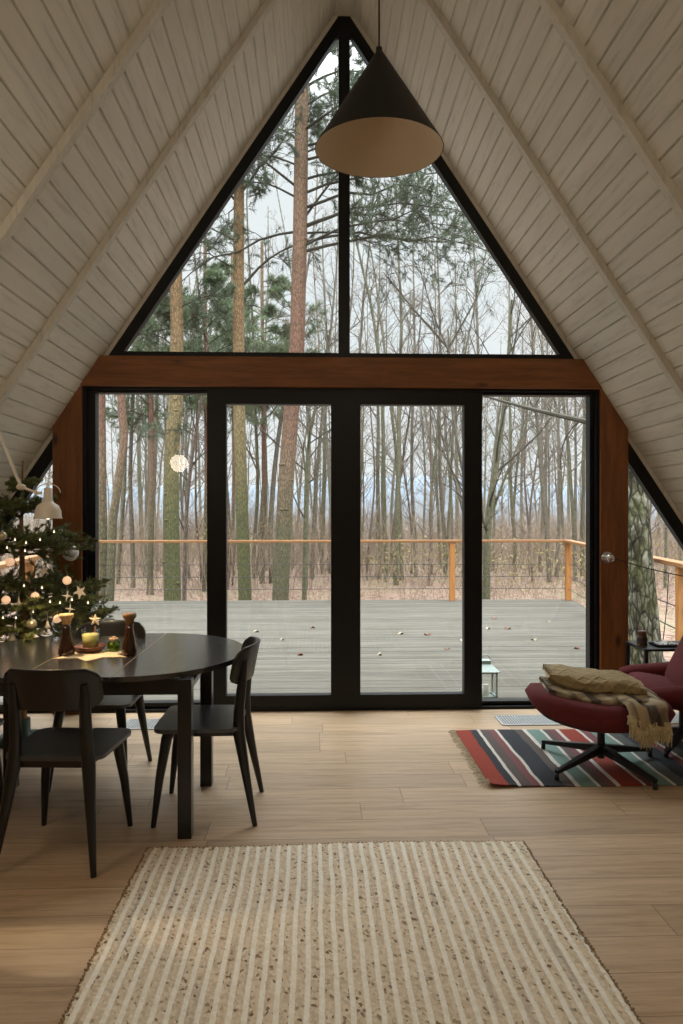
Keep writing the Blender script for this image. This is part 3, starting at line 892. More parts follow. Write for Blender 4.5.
# ------------------------------------------------------------------ things on the deck
M_leaf = simple('dry_brown_leaf', lin((96, 58, 36)), .8, var=.3, scale=30)
M_leaf2 = simple('pale_dry_leaf', lin((140, 128, 108)), .8, var=.2, scale=30)
leaf_spots = [(427, 635, 0), (447, 650, 0), (494, 619, 0), (508, 629, 0), (401, 634, 1), (577, 649, 0), (488, 629, 1), (463, 641, 1), (282, 640, 1), (300, 655, 0), (256, 632, 1), (313, 628, 0), (534, 640, 1), (549, 622, 1), (380, 655, 1), (247, 661, 1)]
for i, (px, py, k) in enumerate(leaf_spots):
    p = world_at(px, py, z=-.098); s = rnd.uniform(.022, .038)
    b = MB(); nn = 12; ring = []
    for q in range(nn):
        a = 2 * PI * q / nn; rr = s * (.62 + .38 * abs(math.cos(a * 2.5))) * (1.25 if q == 0 else 1)
        ring.append((rr * math.cos(a) * 1.3, rr * math.sin(a) * .9, .012 + .014 * math.sin(a * 2 + i)))
    b.add([(0, 0, .006)] + ring, [(0, 1 + q, 1 + (q + 1) % nn) for q in range(nn)])
    o = b.build('fallen_leaf', M_leaf2 if k else M_leaf, loc=p, rot=(0, 0, rnd.uniform(0, 6)))
    so = o.modifiers.new('solid', 'SOLIDIFY'); so.thickness = .003
    where = ['behind the left glass door', 'behind the right glass door', 'behind the right fixed window'][0 if px < 345 else 1 if px < 472 else 2]
    tag(o, '%s fallen leaf on the grey deck boards %s' % ('pale' if k else 'rusty brown', where), 'leaf', '%s fallen leaves on the deck %s' % ('pale' if k else 'rusty brown', where))

M_mint = simple('mint_painted_metal', lin((146, 160, 154)), .5, var=.05)
M_pane = glass_mat('lantern_glass')
lc = world_at(485.5, 699, z=-.1)
ln_ = empty('lantern', (lc.x, lc.y, -.1)); ln_.scale = (1.15, 1.15, 1.2); tag(ln_, 'pale mint lantern standing on the deck just outside the right fixed window', 'lantern')
b = MB(); b.box(-.075, .075, -.075, .075, 0, .02); b.build('base', M_mint, ln_, bevel=.004)
b = MB()
for sx in (-1, 1):
    for sy in (-1, 1): b.box(sx * .066 - .006, sx * .066 + .006, sy * .066 - .006, sy * .066 + .006, .02, .2)
for z in (.02, .19):
    for s in (-1, 1):
        b.box(-.066, .066, s * .066 - .006, s * .066 + .006, z, z + .012); b.box(s * .066 - .006, s * .066 + .006, -.066, .066, z, z + .012)
b.build('cage', M_mint, ln_)
b = MB()
for s in (-1, 1):
    b.box(-.06, .06, s * .066 - .001, s * .066 + .001, .03, .19); b.box(s * .066 - .001, s * .066 + .001, -.06, .06, .03, .19)
b.build('glass_panes', M_pane, ln_)
b = MB(); b.lathe([(.125, 0), (.125, .006), (.045, .05), (.045, .075), (.0, .078)], (0, 0, .2), 4, False); b.build('roof', M_mint, ln_, rot=(0, 0, PI / 4))
b = MB(); b.tube([(.035 * math.cos(a), 0, .275 + .035 * math.sin(a)) for a in [PI * k / 10 for k in range(11)]], .003, 6); b.build('handle', M_mint, ln_)
b = MB(); b.lathe([(0, 0), (.03, 0), (.03, .08), (0, .08)], (0, 0, .02), 20); b.build('candle', simple('lantern_candle', (.75, .72, .66), .6), ln_)

# ------------------------------------------------------------------ room: vents, rugs
M_vent = simple('steel_vent', lin((190, 192, 192)), .35, .8, var=.05)
M_dark = simple('vent_shadow_box', (.02, .02, .02), .8)
for x0, x1, y0, y1, lab in ((1.08, 1.54, -.46, -.24, 'perforated metal floor vent between the right window and the striped rug'), (-1.53, -1.07, -.46, -.24, 'perforated metal floor vent below the left fixed window'),
                            (2.10, 2.56, -1.05, -.83, 'metal floor vent beside the red lounge chair')):
    if x0 > 2: x0, x1, y0, y1 = 2.12, 2.58, -.46, -.24
    g = empty('floor_vent', ((x0 + x1) / 2, (y0 + y1) / 2, 0)); tag(g, lab, 'vent')
    hw, hd = (x1 - x0) / 2, (y1 - y0) / 2
    b = MB(); b.box(-hw, hw, -hd, hd, .0005, .002); b.build('backing', M_dark, g)
    b = MB()
    for s in (-1, 1):
        b.box(-hw, hw, s * hd - .008, s * hd + .008, .001, .007); b.box(s * hw - .008, s * hw + .008, -hd, hd, .001, .007)
    b.build('frame', M_vent, g)
    b = MB(); nxg, nyg = 24, 12
    for i in range(1, nxg): x = -hw + 2 * hw * i / nxg; b.box(x - .004, x + .004, -hd, hd, .001, .006)
    for j in range(1, nyg): y = -hd + 2 * hd * j / nyg; b.box(-hw, hw, y - .004, y + .004, .001, .0055)
    b.build('grille', M_vent, g)

def jute_mat():
    M = Mat('braided_jute', (.6, .5, .38), .95)
    t = M.n('TexCoord'); s = M.n('SeparateXYZ'); M.l(t.outputs['Object'], s.inputs[0])
    x, y = s.outputs[0], s.outputs[1]
    wob = M.math('MULTIPLY', M.math('SUBTRACT', M.noise(M.coords((1, 1, 1)), 3, 2), .5), .02)
    xx = M.math('DIVIDE', M.math('ADD', x, wob), .0445)
    fr = M.math('FRACT', xx); row = M.math('FLOOR', xx)
    wn = M.n('TexWhiteNoise', noise_dimensions='1D'); M.l(row, wn.inputs['W'])
    # braid cells along each row
    c3 = M.n('CombineXYZ'); M.l(M.math('MULTIPLY', x, 95), c3.inputs[0]); M.l(M.math('ADD', M.math('MULTIPLY', y, 85), M.math('MULTIPLY', fr, 1.2)), c3.inputs[1]); M.l(row, c3.inputs[2])
    vo = M.n('TexVoronoi', Scale=1.0); M.l(c3.outputs[0], vo.inputs['Vector']); sc_ = M.n('SeparateColor'); M.l(vo.outputs['Color'], sc_.inputs[0])
    dark = M.ramp(sc_.outputs[0], [(0, lin((120, 96, 72))), (.13, lin((214, 195, 166))), (.5, lin((234, 219, 194))), (.85, lin((206, 190, 166))), (1, lin((238, 228, 208)))])
    lng = M.noise(M.coords((30, 1.6, 1)), 1.0, 3)
    dark = M.mix(dark, lin((168, 118, 82)), M.ramp(lng, [(.6, (0, 0, 0)), (.78, (.55,) * 3)]))
    dark = M.mix(dark, lin((150, 150, 146)), M.ramp(M.noise(M.coords((28, 1.1, 1)), 1.3, 3), [(.6, (0, 0, 0)), (.8, (.7,) * 3)]))
    lite = M.ramp(sc_.outputs[1], [(0, lin((240, 232, 214))), (.5, lin((247, 241, 228))), (1, lin((252, 248, 238)))])
    k = M.ramp(fr, [(0, (0, 0, 0)), (.56, (0, 0, 0)), (.62, (1, 1, 1)), (.94, (1, 1, 1)), (1, (0, 0, 0))])
    M.color(M.mix(dark, lite, k)); M.bump(vo.outputs['Distance'], .35, .004); return M.m
jx0, jx1, jy1, jy0 = -.925, .705, -2.19, -4.55
nx2 = 330; ny2 = 300
rng = np.random.default_rng(3)
xs = np.linspace(jx0, jx1, nx2); ys = np.linspace(jy0, jy1, ny2)
X, Y = np.meshgrid(xs, ys)
u = X / .0445
Z = .009 + .003 * np.abs(np.sin(PI * u * 2)) ** .6 + rng.random(X.shape) * .001 + .002 * np.sin(Y * 140 + np.floor(u) * 2.1) * .5
edge = np.minimum(np.minimum(X - jx0, jx1 - X), jy1 - Y)
X = X + np.where(edge < .01, rng.normal(0, .003, X.shape), 0) + .006 * np.sin(Y * 3.1)
Y = Y + np.where(edge < .01, rng.normal(0, .004, X.shape), 0) + .010 * np.sin(X * 4.0 + 1) * ((Y - jy0) / (jy1 - jy0))
V = np.stack([X, Y, Z], -1).reshape(-1, 3); n0 = len(V)
idx = np.arange(n0).reshape(ny2, nx2); Q = np.stack([idx[:-1, :-1], idx[:-1, 1:], idx[1:, 1:], idx[1:, :-1]], -1).reshape(-1, 4)
# skirt to the floor
loop = np.concatenate([idx[0, :], idx[1:, -1], idx[-1, -2::-1], idx[-2:0:-1, 0]])
low = V[loop].copy(); low[:, 2] = .001
li = np.arange(len(loop)) + n0
Q = np.concatenate([Q, np.stack([loop, li, np.roll(li, -1), np.roll(loop, -1)], -1)])
M_jute = jute_mat()
jr = np_mesh('jute_rug', np.concatenate([V, low]), Q, M_jute, smooth=True)
tag(jr, 'large braided jute rug with cream and brown stripes in the foreground', 'rug')
# frayed braid loops along the rug's outline
b = MB()
for k in range(150):
    y = jy1 - (jy1 - jy0) * k / 150
    for x, s in ((jx0, -1), (jx1, 1)):
        xx = x + .006 * math.sin(y * 3.1); b.tube([(xx, y - .006, .006), (xx + s * rnd.uniform(.006, .012), y, .009), (xx, y + .007, .006)], .0045, 5)
for k in range(100):
    x = jx0 + (jx1 - jx0) * k / 99; yy = jy1 + .010 * math.sin(x * 4 + 1); b.tube([(x - .007, yy, .006), (x, yy + rnd.uniform(.004, .016), .009), (x + .007, yy, .006)], .0045, 5)
b.build('braided_edge', simple('jute_edge', lin((150, 124, 92)), .95, var=.35, scale=60), jr)

def kilim_mat():
    M = Mat('striped_kilim', (.3, .2, .2), .9)
    t = M.n('TexCoord'); s = M.n('SeparateXYZ'); M.l(t.outputs['Object'], s.inputs[0])
    RED, NAVY, WH, BR, PK, MI, GR, DR = [lin(c) for c in ((144, 52, 32), (40, 43, 50), (206, 200, 192), (88, 76, 72), (118, 70, 72), (112, 138, 128), (82, 86, 84), (96, 30, 28))]
    seq = [(RED, .10), (NAVY, .045), (WH, .019), (BR, .06), (PK, .045), (WH, .024), (NAVY, .115), (BR, .055), (WH, .021), (MI, .09), (WH, .019), (BR, .04), (PK, .045), (WH, .021), (RED, .12), (WH, .021),
           (PK, .06), (MI, .08), (WH, .021), (GR, .08), (NAVY, .10), (PK, .05), (WH, .019), (GR, .07), (NAVY, .09), (WH, .021), (MI, .08), (BR, .06), (RED, .10)]
    tot = sum(w_ for _, w_ in seq); p = 0; st = []
    for c, w_ in seq: st.append((p / tot, c)); p += w_
    wob = M.math('MULTIPLY', M.math('SUBTRACT', M.noise(M.coords((2, 2, 1)), 2, 2), .5), .03)
    f = M.math('DIVIDE', M.math('ADD', s.outputs[0], wob), tot)
    c = M.ramp(f, st, True)
    wv = M.noise(M.coords((60, 260, 1)), 1, 3); c = M.mix(c, M.ramp(wv, [(.3, (.75,) * 3), (.7, (1.18,) * 3)]), 1, 'MULTIPLY')
    M.color(c); M.bump(wv, .4, .003); return M.m, tot
M_kil, KW = kilim_mat()
kx, ky0, ky1 = .715, -1.56, -.57
nu, nv = 90, 60
vs = []; 
def kil_z(x, y): return .006 + .003 * math.sin(x * 9 + y * 3) * math.sin(y * 5 + 1)
for j in range(nv + 1):
    for i in range(nu + 1):
        x = KW * i / nu; y = (ky1 - ky0) * j / nv; z = kil_z(x, y)
        d = math.hypot(max(0, .10 - x), max(0, .10 - y) * .8) if x < .14 and y < .1 else 0
        z += max(0, d - .05) * .28
        vs.append((x + .004 * math.sin(y * 8), y + .006 * math.sin(x * 5), z))
V = np.array(vs); idx = np.arange(len(V)).reshape(nv + 1, nu + 1)
Q = np.stack([idx[:-1, :-1], idx[:-1, 1:], idx[1:, 1:], idx[1:, :-1]], -1).reshape(-1, 4)
kr = np_mesh('striped_rug', V, Q, M_kil, smooth=True, loc=(kx, ky0, .0))
so = kr.modifiers.new('solid', 'SOLIDIFY'); so.thickness = .004; so.offset = -1
tag(kr, 'striped woven rug in red, navy, mint and white under the footstool', 'rug')
b = MB()
for k in range(62):
    y = (ky1 - ky0) * (k + .5) / 62; L = rnd.uniform(.03, .055); z0 = .008 + (.02 if y < .06 else 0)
    b.tube([(.004, y, z0), (-.3 * L, y + rnd.uniform(-.006, .006), z0 * .7 + .003), (-L, y + rnd.uniform(-.012, .012), .004)], [.0035, .003, .0015], 5)
b.build('fringe', simple('kilim_fringe', lin((184, 172, 148)), .95, var=.25, scale=40), kr)

# ------------------------------------------------------------------ dining table
TC = Vector((-1.3, -1.575, 0))
coat(M_table, 1.0, .18); coat(M_chair, .35, .25)
t_ = empty('dining_table', TC)
tag(t_, 'black oval extending dining table with one leaf, standing left of the glass doors', 'table')
sx0, sx1 = -.212, .192       # seams, local x
def half(sgn, seam, R):
    pts = [(seam, -.575)]
    for k in range(33):
        a = -PI / 2 + PI * k / 32
        pts.append((seam + sgn * R * math.cos(a), .575 * math.sin(a)))
    pts = pts[1:]
    return pts if sgn > 0 else pts[::-1]
R_half = .525
rot = math.radians(3.0)
for nm, poly in (('tabletop', half(1, sx1 + .002, R_half)), ('tabletop', half(-1, sx0 - .002, R_half)), ('leaf', [(sx0 + .002, -.575), (sx1 - .002, -.575), (sx1 - .002, .575), (sx0 + .002, .575)])):
    b = MB(); b.prism(poly, .716, .74, 'z'); o = b.build(nm, M_table, t_, bevel=.003)
b = MB()
for x in (sx0, sx1): b.box(x - .0022, x + .0022, -.573, .573, .735, .7403)
b.build('seam_edging', simple('seam_edging', lin((112, 98, 80)), .4), t_)
b = MB()
for y in (-.50, .50): b.box(-.50, .50, y - .012, y + .012, .645, .7155)
for x in (-.50, .50): b.box(x - .012, x + .012, -.29, .29, .645, .7155)
for sx in (-1, 1):
    for sy in (-1, 1): b.bar((sx * .5, sy * .29, .68), (sx * .5, sy * .5, .68), .0705, .0705, .024, .024, (0, 0, 1))
b.build('apron', M_chair, t_)
for (x, y) in ((.505, -.49), (.505, .12), (-.53, -.49), (-.53, .12)):
    b = MB(); b.box(x - .031, x + .031, y - .031, y + .031, 0, .7155); b.build('leg', M_chair, t_, bevel=.003)

# ------------------------------------------------------------------ dining chairs
M_seat = coat(simple('black_seat_sky_sheen', (.034, .038, .042), .38, var=.2, scale=12), 1.0, .3)  # same black paint, with bluish sky sheen put into the base colour
def make_chair():
    c = empty('dining_chair')
    # seat: rounded panel, slightly dished
    pl = rrect(.42, .40, .06, 6, 0, .01)
    pl = [(x * (1.0 + .07 * (y > 0) * (y / .21)), y) for x, y in pl]
    b = MB(); b.prism(pl, .437, .455, 'z'); b.build('seat', M_seat, c, bevel=.006)
    b = MB()   # seat rails
    for sx in (-1, 1): b.bar((sx * .15, .14, .421), (sx * .145, -.17, .421), .02, .02, .032, .032, (0, 0, 1))
    b.bar((-.15, .14, .421), (.15, .14, .421), .032, .032, .02, .02, (0, 1, 0)); b.bar((-.145, -.165, .421), (.145, -.165, .421), .032, .032, .02, .02, (0, 1, 0))
    b.build('seat_frame', M_chair, c)
    for sx in (-1, 1):
        b = MB(); b.tube([(sx * .15, .135, .437), (sx * .162, .152, .40), (sx * .185, .18, .22), (sx * .203, .205, 0)], [.030, .026, .020, .012], 12); b.build('leg', M_chair, c)
        b = MB()
        b.tube([(sx * .205, -.265, 0), (sx * .178, -.222, .22), (sx * .155, -.185, .42), (sx * .148, -.185, .52), (sx * .146, -.200, .66), (sx * .146, -.212, .76)], [.012, .020, .029, .026, .022, .015], 12); b.build('leg', M_chair, c)
    # curved backrest
    n_, m_ = 20, 8; H = .175; vs = []; fs = []
    for side in (0, 1):
        for j in range(m_ + 1):
            v = j / m_
            for i in range(n_ + 1):
                u_ = -1 + 2 * i / n_
                # rounded corners
                e = abs(v * 2 - 1); wmax = .205 * (1 - .20 * max(0, e - .45) ** 2 / .3)
                wmax = .205 - .05 * (max(0, e - .3) / .7) ** 3
                x = u_ * wmax; y = -.232 + .085 * (x / .2) ** 2 - .035 * v
                z = .655 + H * v - .012 * (1 - v) * (x / .2) ** 2 - .010 * v * (x / .2) ** 2
                yy = y + (.008 if side else -.008)
                vs.append((x, yy, z))
    w1 = n_ + 1; S = w1 * (m_ + 1)
    for j in range(m_):
        for i in range(n_):
            a = j * w1 + i; fs.append((a, a + 1, a + w1 + 1, a + w1)); fs.append((S + a, S + a + w1, S + a + w1 + 1, S + a + 1))
    for i in range(n_): fs.append((i, S + i, S + i + 1, i + 1)); a = m_ * w1 + i; fs.append((a, a + 1, S + a + 1, S + a))
    for j in range(m_): a = j * w1; fs.append((a, a + w1, S + a + w1, S + a)); a = j * w1 + n_; fs.append((a, S + a, S + a + w1, a + w1))
    b = MB(); b.add(vs, fs, True); b.build('backrest', M_chair, c, bevel=.004)
    return c
ch0 = make_chair()
for i, (x, y, rz, lab) in enumerate([(-1.287, -2.14, math.radians(-3), 'black dining chair nearest the viewer, its curved back turned to us'),
                                     (-.757, -1.765, math.radians(90), 'black dining chair at the right end of the table, seen from the side'),
                                     (-1.40, -1.33, math.radians(178), 'black dining chair on the window side of the table, seat tucked under it'),
                                     (-1.93, -1.97, math.radians(4), 'black dining chair cut by the left edge of the picture')]):
    o = ch0 if i == 0 else copy_tree(ch0)
    o.location = (x, y, 0); o.rotation_euler = (0, 0, rz)
    tag(o, lab, 'chair', 'dining chairs around the oval table')

# ------------------------------------------------------------------ things on the table
TZ = .7402
M_kraft = simple('kraft_paper', lin((206, 184, 148)), .85, var=.08, scale=30)
c0 = world_at(93, 655, z=TZ)
b = MB(); pl = []
for k in range(12):
    r = .205 if k % 2 == 0 else .115; a = PI / 2 + k * PI / 6 + .1
    pl.append((r * math.cos(a), r * math.sin(a) * .8))
b.prism(pl, 0, .003, 'z'); tag(b.build('star_placemat', M_kraft, loc=(c0.x, c0.y, TZ)), 'star-shaped tan paper mat in the middle of the table', 'placemat')
M_amber = Mat('dark_amber_glass', (.16, .06, .02), .06); M_amber.b.inputs['Transmission Weight'].default_value = .75; M_amber.b.inputs['Coat Weight'].default_value = .5; M_amber = M_amber.m
M_paper0 = simple('pale_birch_wood', lin((206, 190, 160)), .7)
M_cork = wood('turned_pale_wood', lin((190, 150, 100)), lin((212, 176, 128)), .6, 'z', 3)
M_cork2 = wood('turned_dark_wood', lin((120, 86, 52)), lin((146, 108, 68)), .6, 'z', 3)
def carafe(px, py, mt, label, cork_z=.155):
    p = world_at(px, py, z=TZ); o = empty('carafe', (p.x, p.y, TZ + .0031)); tag(o, label, 'carafe')
    b = MB(); b.lathe([(0, 0), (.036, 0), (.040, .006), (.039, .03), (.026, .095), (.020, .125), (.020, cork_z), (.016, cork_z), (.016, .125), (.022, .095), (.034, .03), (.034, .008), (0, .008)], seg=28)
    b.build('bottle', M_amber, o)
    b = MB(); b.lathe([(0, cork_z - .02), (.0155, cork_z - .02), (.0155, cork_z), (.021, cork_z + .001), (.024, cork_z + .022), (.034, cork_z + .036), (.034, cork_z + .052), (0, cork_z + .052)], seg=28)
    b.build('stopper', mt, o)
carafe(66.5, 655.5, M_cork, 'dark glass carafe with pale wooden stopper, left of the candle')
carafe(129.5, 655, M_cork2, 'dark glass carafe with brown wooden stopper, right of the candle')
M_bowl = wood('dark_wood_bowl', lin((82, 42, 26)), lin((112, 62, 38)), .35, 'x', 3)
p = world_at(90.5, 652, z=TZ); bp_ = (p.x, p.y, TZ + .0031)
b = MB(); b.lathe([(0, 0), (.05, 0), (.064, .010), (.076, .028), (.072, .030), (.060, .014), (.045, .008), (0, .008)], seg=32)
tag(b.build('wooden_bowl', M_bowl, loc=bp_), 'shallow dark wooden bowl holding the glass candle', 'bowl')
cd = empty('candle', (bp_[0], bp_[1], bp_[2] + .0082)); tag(cd, 'glass filled with pale green wax, set in the wooden bowl', 'candle')
M_gl = glass_mat('clear_tumbler_glass', (.93, .96, .92))
M_wax = simple('green_wax', lin((190, 182, 118)), .5, var=.1, scale=20)
b = MB(); b.lathe([(0, 0), (.038, 0), (.042, .004), (.046, .108), (.0435, .108), (.0395, .007), (0, .007)], seg=32); b.build('glass', M_gl, cd)
b = MB(); b.lathe([(0, .008), (.039, .008), (.0425, .082), (0, .082)], seg=32); b.build('wax', M_wax, cd)
b = MB(); b.tube([(0, 0, .082), (.002, 0, .094)], .0015, 6); b.build('wick', M_dark, cd)
p = world_at(114, 651.5, z=TZ); sc_o = empty('small_candle', (p.x, p.y, TZ + .0031)); tag(sc_o, 'small green glass candle with a wooden flower on top', 'candle')
b = MB(); b.lathe([(0, 0), (.028, 0), (.034, .008), (.035, .04), (.030, .048), (.026, .048), (.031, .04), (.030, .01), (0, .006)], seg=24); b.build('glass', real_glass('green_glass', (.55, .7, .3), .08, 1.2), sc_o)
b = MB(); b.lathe([(0, .008), (.028, .01), (.029, .034), (0, .036)], seg=24); b.build('wax', simple('moss_wax', lin((120, 128, 52)), .5), sc_o)
b = MB()
for k in range(6):
    a = k * PI / 3; b.ball((.014 * math.cos(a), .014 * math.sin(a), .062), .011, 8, 6, (1, 1, .7))
b.ball((0, 0, .066), .012, 8, 6)
b.tube([(0, 0, .036), (0, 0, .06)], .003, 6)
b.build('flower_topper', simple('dried_flower', lin((176, 148, 116)), .9, var=.3, scale=60), sc_o)
def star(b, c, R, r, th, n=5, a0=PI / 2, rotm=None):
    c = Vector(c); vs = [Vector((0, -th, 0)), Vector((0, th, 0))]
    for k in range(2 * n):
        q = R if k % 2 == 0 else r; a = a0 + k * PI / n; vs.append(Vector((q * math.cos(a), 0, q * math.sin(a))))
    if rotm: vs = [rotm @ v for v in vs]
    fs = []
    for k in range(2 * n):
        i, j = 2 + k, 2 + (k + 1) % (2 * n); fs += [(0, j, i), (1, i, j)]
    b.add([v + c for v in vs], fs)
p = world_at(87, 647, z=TZ)
ws = empty('wooden_star', (p.x, p.y + .14, TZ)); tag(ws, 'small pale wooden star on a stand behind the glass candle', 'ornament')
b = MB(); star(b, (0, 0, .125), .036, .016, .007); b.build('star', M_paper0, ws)
b = MB(); b.lathe([(0, 0), (.024, 0), (.024, .008), (.004, .012), (.004, .09), (0, .09)], seg=16); b.build('stand', M_bowl, ws)

# ------------------------------------------------------------------ pendant lamp
M_shade_out = simple('black_shade', (.007, .007, .0065), .5, var=.2, spec=.3)
M_shade_in = simple('shade_lining', lin((214, 196, 170)), .7, var=.04, scale=4)
LP = Vector((.04, -2.52, 2.877))
pl_ = empty('pendant_lamp', LP); tag(pl_, 'large black cone pendant lamp with beige inside hanging from the ridge', 'lamp')
Rr_, H_ = .251, .375
tilt = Matrix.Rotation(math.radians(2.5), 4, 'X')
b = MB(); b.lathe([(.012, H_), (Rr_, 0)], seg=64); b.lathe([(Rr_, 0), (Rr_ - .003, 0)], seg=64); b.build('shade', M_shade_out, pl_, rot=(math.radians(2.5), 0, 0))
b = MB(); b.lathe([(.006, H_ - .006), (Rr_ - .003, .0005)], seg=64); b.build('lining', M_shade_in, pl_, rot=(math.radians(2.5), 0, 0))
b = MB(); b.lathe([(0, H_ + .03), (.012, H_ + .025), (.014, H_ - .01), (0, H_ - .01)], seg=20); b.build('cap', M_shade_out, pl_)
b = MB(); b.tube([(0, 0, H_ + .02), (0, 0, 5.235 - LP.z)], .0035, 8); b.build('cord', M_shade_out, pl_)
b = MB(); b.lathe([(0, -.0), (.05, 0), (.05, -.03), (0, -.03)], (0, 0, 5.245 - LP.z), seg=24); b.build('ceiling_rose', M_shade_out, pl_)
b = MB(); b.lathe([(0, H_ - .02), (.018, H_ - .02), (.02, H_ - .09), (0, H_ - .09)], seg=20); b.build('socket', M_shade_out, pl_)
b = MB(); b.lathe([(0, 0), (.02, .004), (.03, .03), (.024, .055), (.013, .075), (0, .08)], (0, 0, H_ - .165), seg=20); b.build('bulb', simple('opal_bulb', (.8, .78, .72), .3), pl_)

# ------------------------------------------------------------------ work lamp on the left slope
M_white = simple('white_lamp_metal', lin((214, 202, 184)), .4, var=.04)
yl = -1.6
e0 = world_at(-34, 352, y=yl); e1 = world_at(21, 487, y=yl); e2 = world_at(38, 493, y=yl); sh = world_at(48, 512, y=yl)
wl = empty('work_lamp', e0); tag(wl, 'white spring-arm work lamp reaching over the left end of the table', 'lamp')
L = lambda p: p - e0
b = MB()
for off in (-.009, .009): b.tube([L(e0) + Vector((0, off, 0)), L(e1) + Vector((0, off, 0))], .0055, 8)
b.build('arm', M_white, wl)
b = MB(); b.ball(L(e1), .021, 14, 8, (1.15, 1.2, .8)); b.tube([L(e1), L(e2), L(e2) + Vector((.02, 0, .0))], .007, 8); b.build('elbow_joint', M_white, wl)
sx_ = L(sh)
b = MB(); b.lathe([(.014, .125), (.019, .12), (.023, .06), (.030, .048), (.052, .034), (.064, .005), (.066, -.026), (.071, -.032), (.068, -.034), (.063, -.026), (.060, .003), (.046, .026), (.0, .04)], tuple(sx_), 36)
b.build('lamp_shade', M_white, wl)
b = MB(); c = sx_ + Vector((0, 0, .1)); b.tube([c + Vector((-.062 + .062 * (1 - math.cos(a)), .0, .045 * math.sin(a) + .0)) for a in [PI * k / 12 for k in range(13)]] , .0025, 6); b.build('cable', M_white, wl)
b = MB(); b.ball(sx_ + Vector((0, 0, -.012)), .024, 16, 10); b.build('bulb', emit('lamp_bulb', (1, .82, .58), 7), wl)
b = MB(); b.lathe([(0, 0), (.045, 0), (.045, .03), (0, .03)], (0, 0, 0), 20); b.tube([(0, 0, .02), (-.10, 0, .08)], .012, 8); b.build('wall_bracket', M_white, wl)
ld = bpy.data.lights.new('work_lamp_light', 'SPOT'); ld.energy = TASK_W * 8; ld.color = (1, .72, .42); ld.spot_size = math.radians(125); ld.spot_blend = .6; ld.shadow_soft_size = .02
lo = bpy.data.objects.new('work_lamp_light', ld); COL.objects.link(lo); lo.parent = wl; lo.location = sx_ + Vector((0, 0, -.04))

# ------------------------------------------------------------------ christmas tree
rng = np.random.default_rng(21)
XT = Vector((-2.10, -.66, 0)); TT = 1.80
xt = empty('christmas_tree', XT); tag(xt, 'sparse natural fir tree decorated in white in the left corner', 'christmas tree')
M_ftrunk = wood('fir_trunk', lin((120, 86, 56)), lin((150, 112, 76)), .8, 'z', 2)
b = MB(); b.tube([(0, 0, .03), (.005, 0, .5), (.0, .005, 1.0), (-.005, 0, 1.4), (.004, 0, TT)], [.028, .024, .019, .012, .004], 12); b.build('trunk', M_ftrunk, xt)
b = MB(); b.lathe([(0, 0), (.17, 0), (.17, .02), (.05, .05), (.05, .14), (.035, .14), (.035, .02), (0, .02)], seg=28); b.build('stand', simple('green_tree_stand', (.02, .05, .03), .5), xt)
starts = []; dirs = []; lens = []
whorls = [(1.62, .13, 6), (1.45, .26, 7), (1.30, .42, 8), (1.22, .5, 6), (.98, .50, 9), (.88, .62, 9), (.74, .68, 10), (.60, .72, 10), (.45, .74, 9)]
for zc, Lr, nb in whorls:
    a0 = rnd.uniform(0, 6)
    for k in range(nb):
        a = a0 + 2 * PI * k / nb + rnd.uniform(-.2, .2)
        starts.append((0, 0, zc + rnd.uniform(-.03, .03))); dirs.append((math.cos(a), math.sin(a), .12 + .35 * (zc > 1.4))); lens.append(Lr * rnd.uniform(.8, 1.08))
starts.append((0, 0, 1.24)); dirs.append((.97, -.25, .16)); lens.append(.52)
ST = np.array(starts, float); DR = np.array(dirs, float); LN = np.array(lens)
PB = grow(ST, DR, LN, 9, .03, -.015)
# keep branches inside the sloping ceiling and off the glass
def clamp(P):
    xw = P[..., 0] + XT.x; zw = P[..., 2]
    lim = -(A_OUT - zw) / SL + .06
    P[..., 0] = np.maximum(xw, lim) - XT.x
    P[..., 1] = np.minimum(P[..., 1] + XT.y, -.09) - XT.y
    return P
PB = clamp(PB)
RB = np.full((len(PB), 1), .008) * np.linspace(1, .35, 9)[None]
ex = [tubes_np(PB, RB, 5)]
S1, D1, r1, t1 = spawn(PB, RB, 13, .12, .97, (40, 60), flat=.75); L1 = np.repeat(LN, 13) * (1.05 - t1) * rng.uniform(.35, .6, len(S1))
P1 = clamp(grow(S1, D1, L1, 6, .04, 0)); R1 = np.full((len(P1), 1), .003) * np.linspace(1, .5, 6)[None]
ex.append(tubes_np(P1, R1, 4))
S2, D2, r2, t2 = spawn(P1, R1, 3, .2, .9, (35, 55), flat=.6); L2 = np.repeat(L1, 3) * rng.uniform(.3, .55, len(S2))
P2 = clamp(grow(S2, D2, L2, 4, .04, 0)); R2 = np.full((len(P2), 1), .002) * np.ones((1, 4))
ex.append(tubes_np(P2, R2, 3))
V, Q = join_np(ex); np_mesh('crown', V, Q, simple('fir_twig', lin((92, 76, 50)), .9), xt)
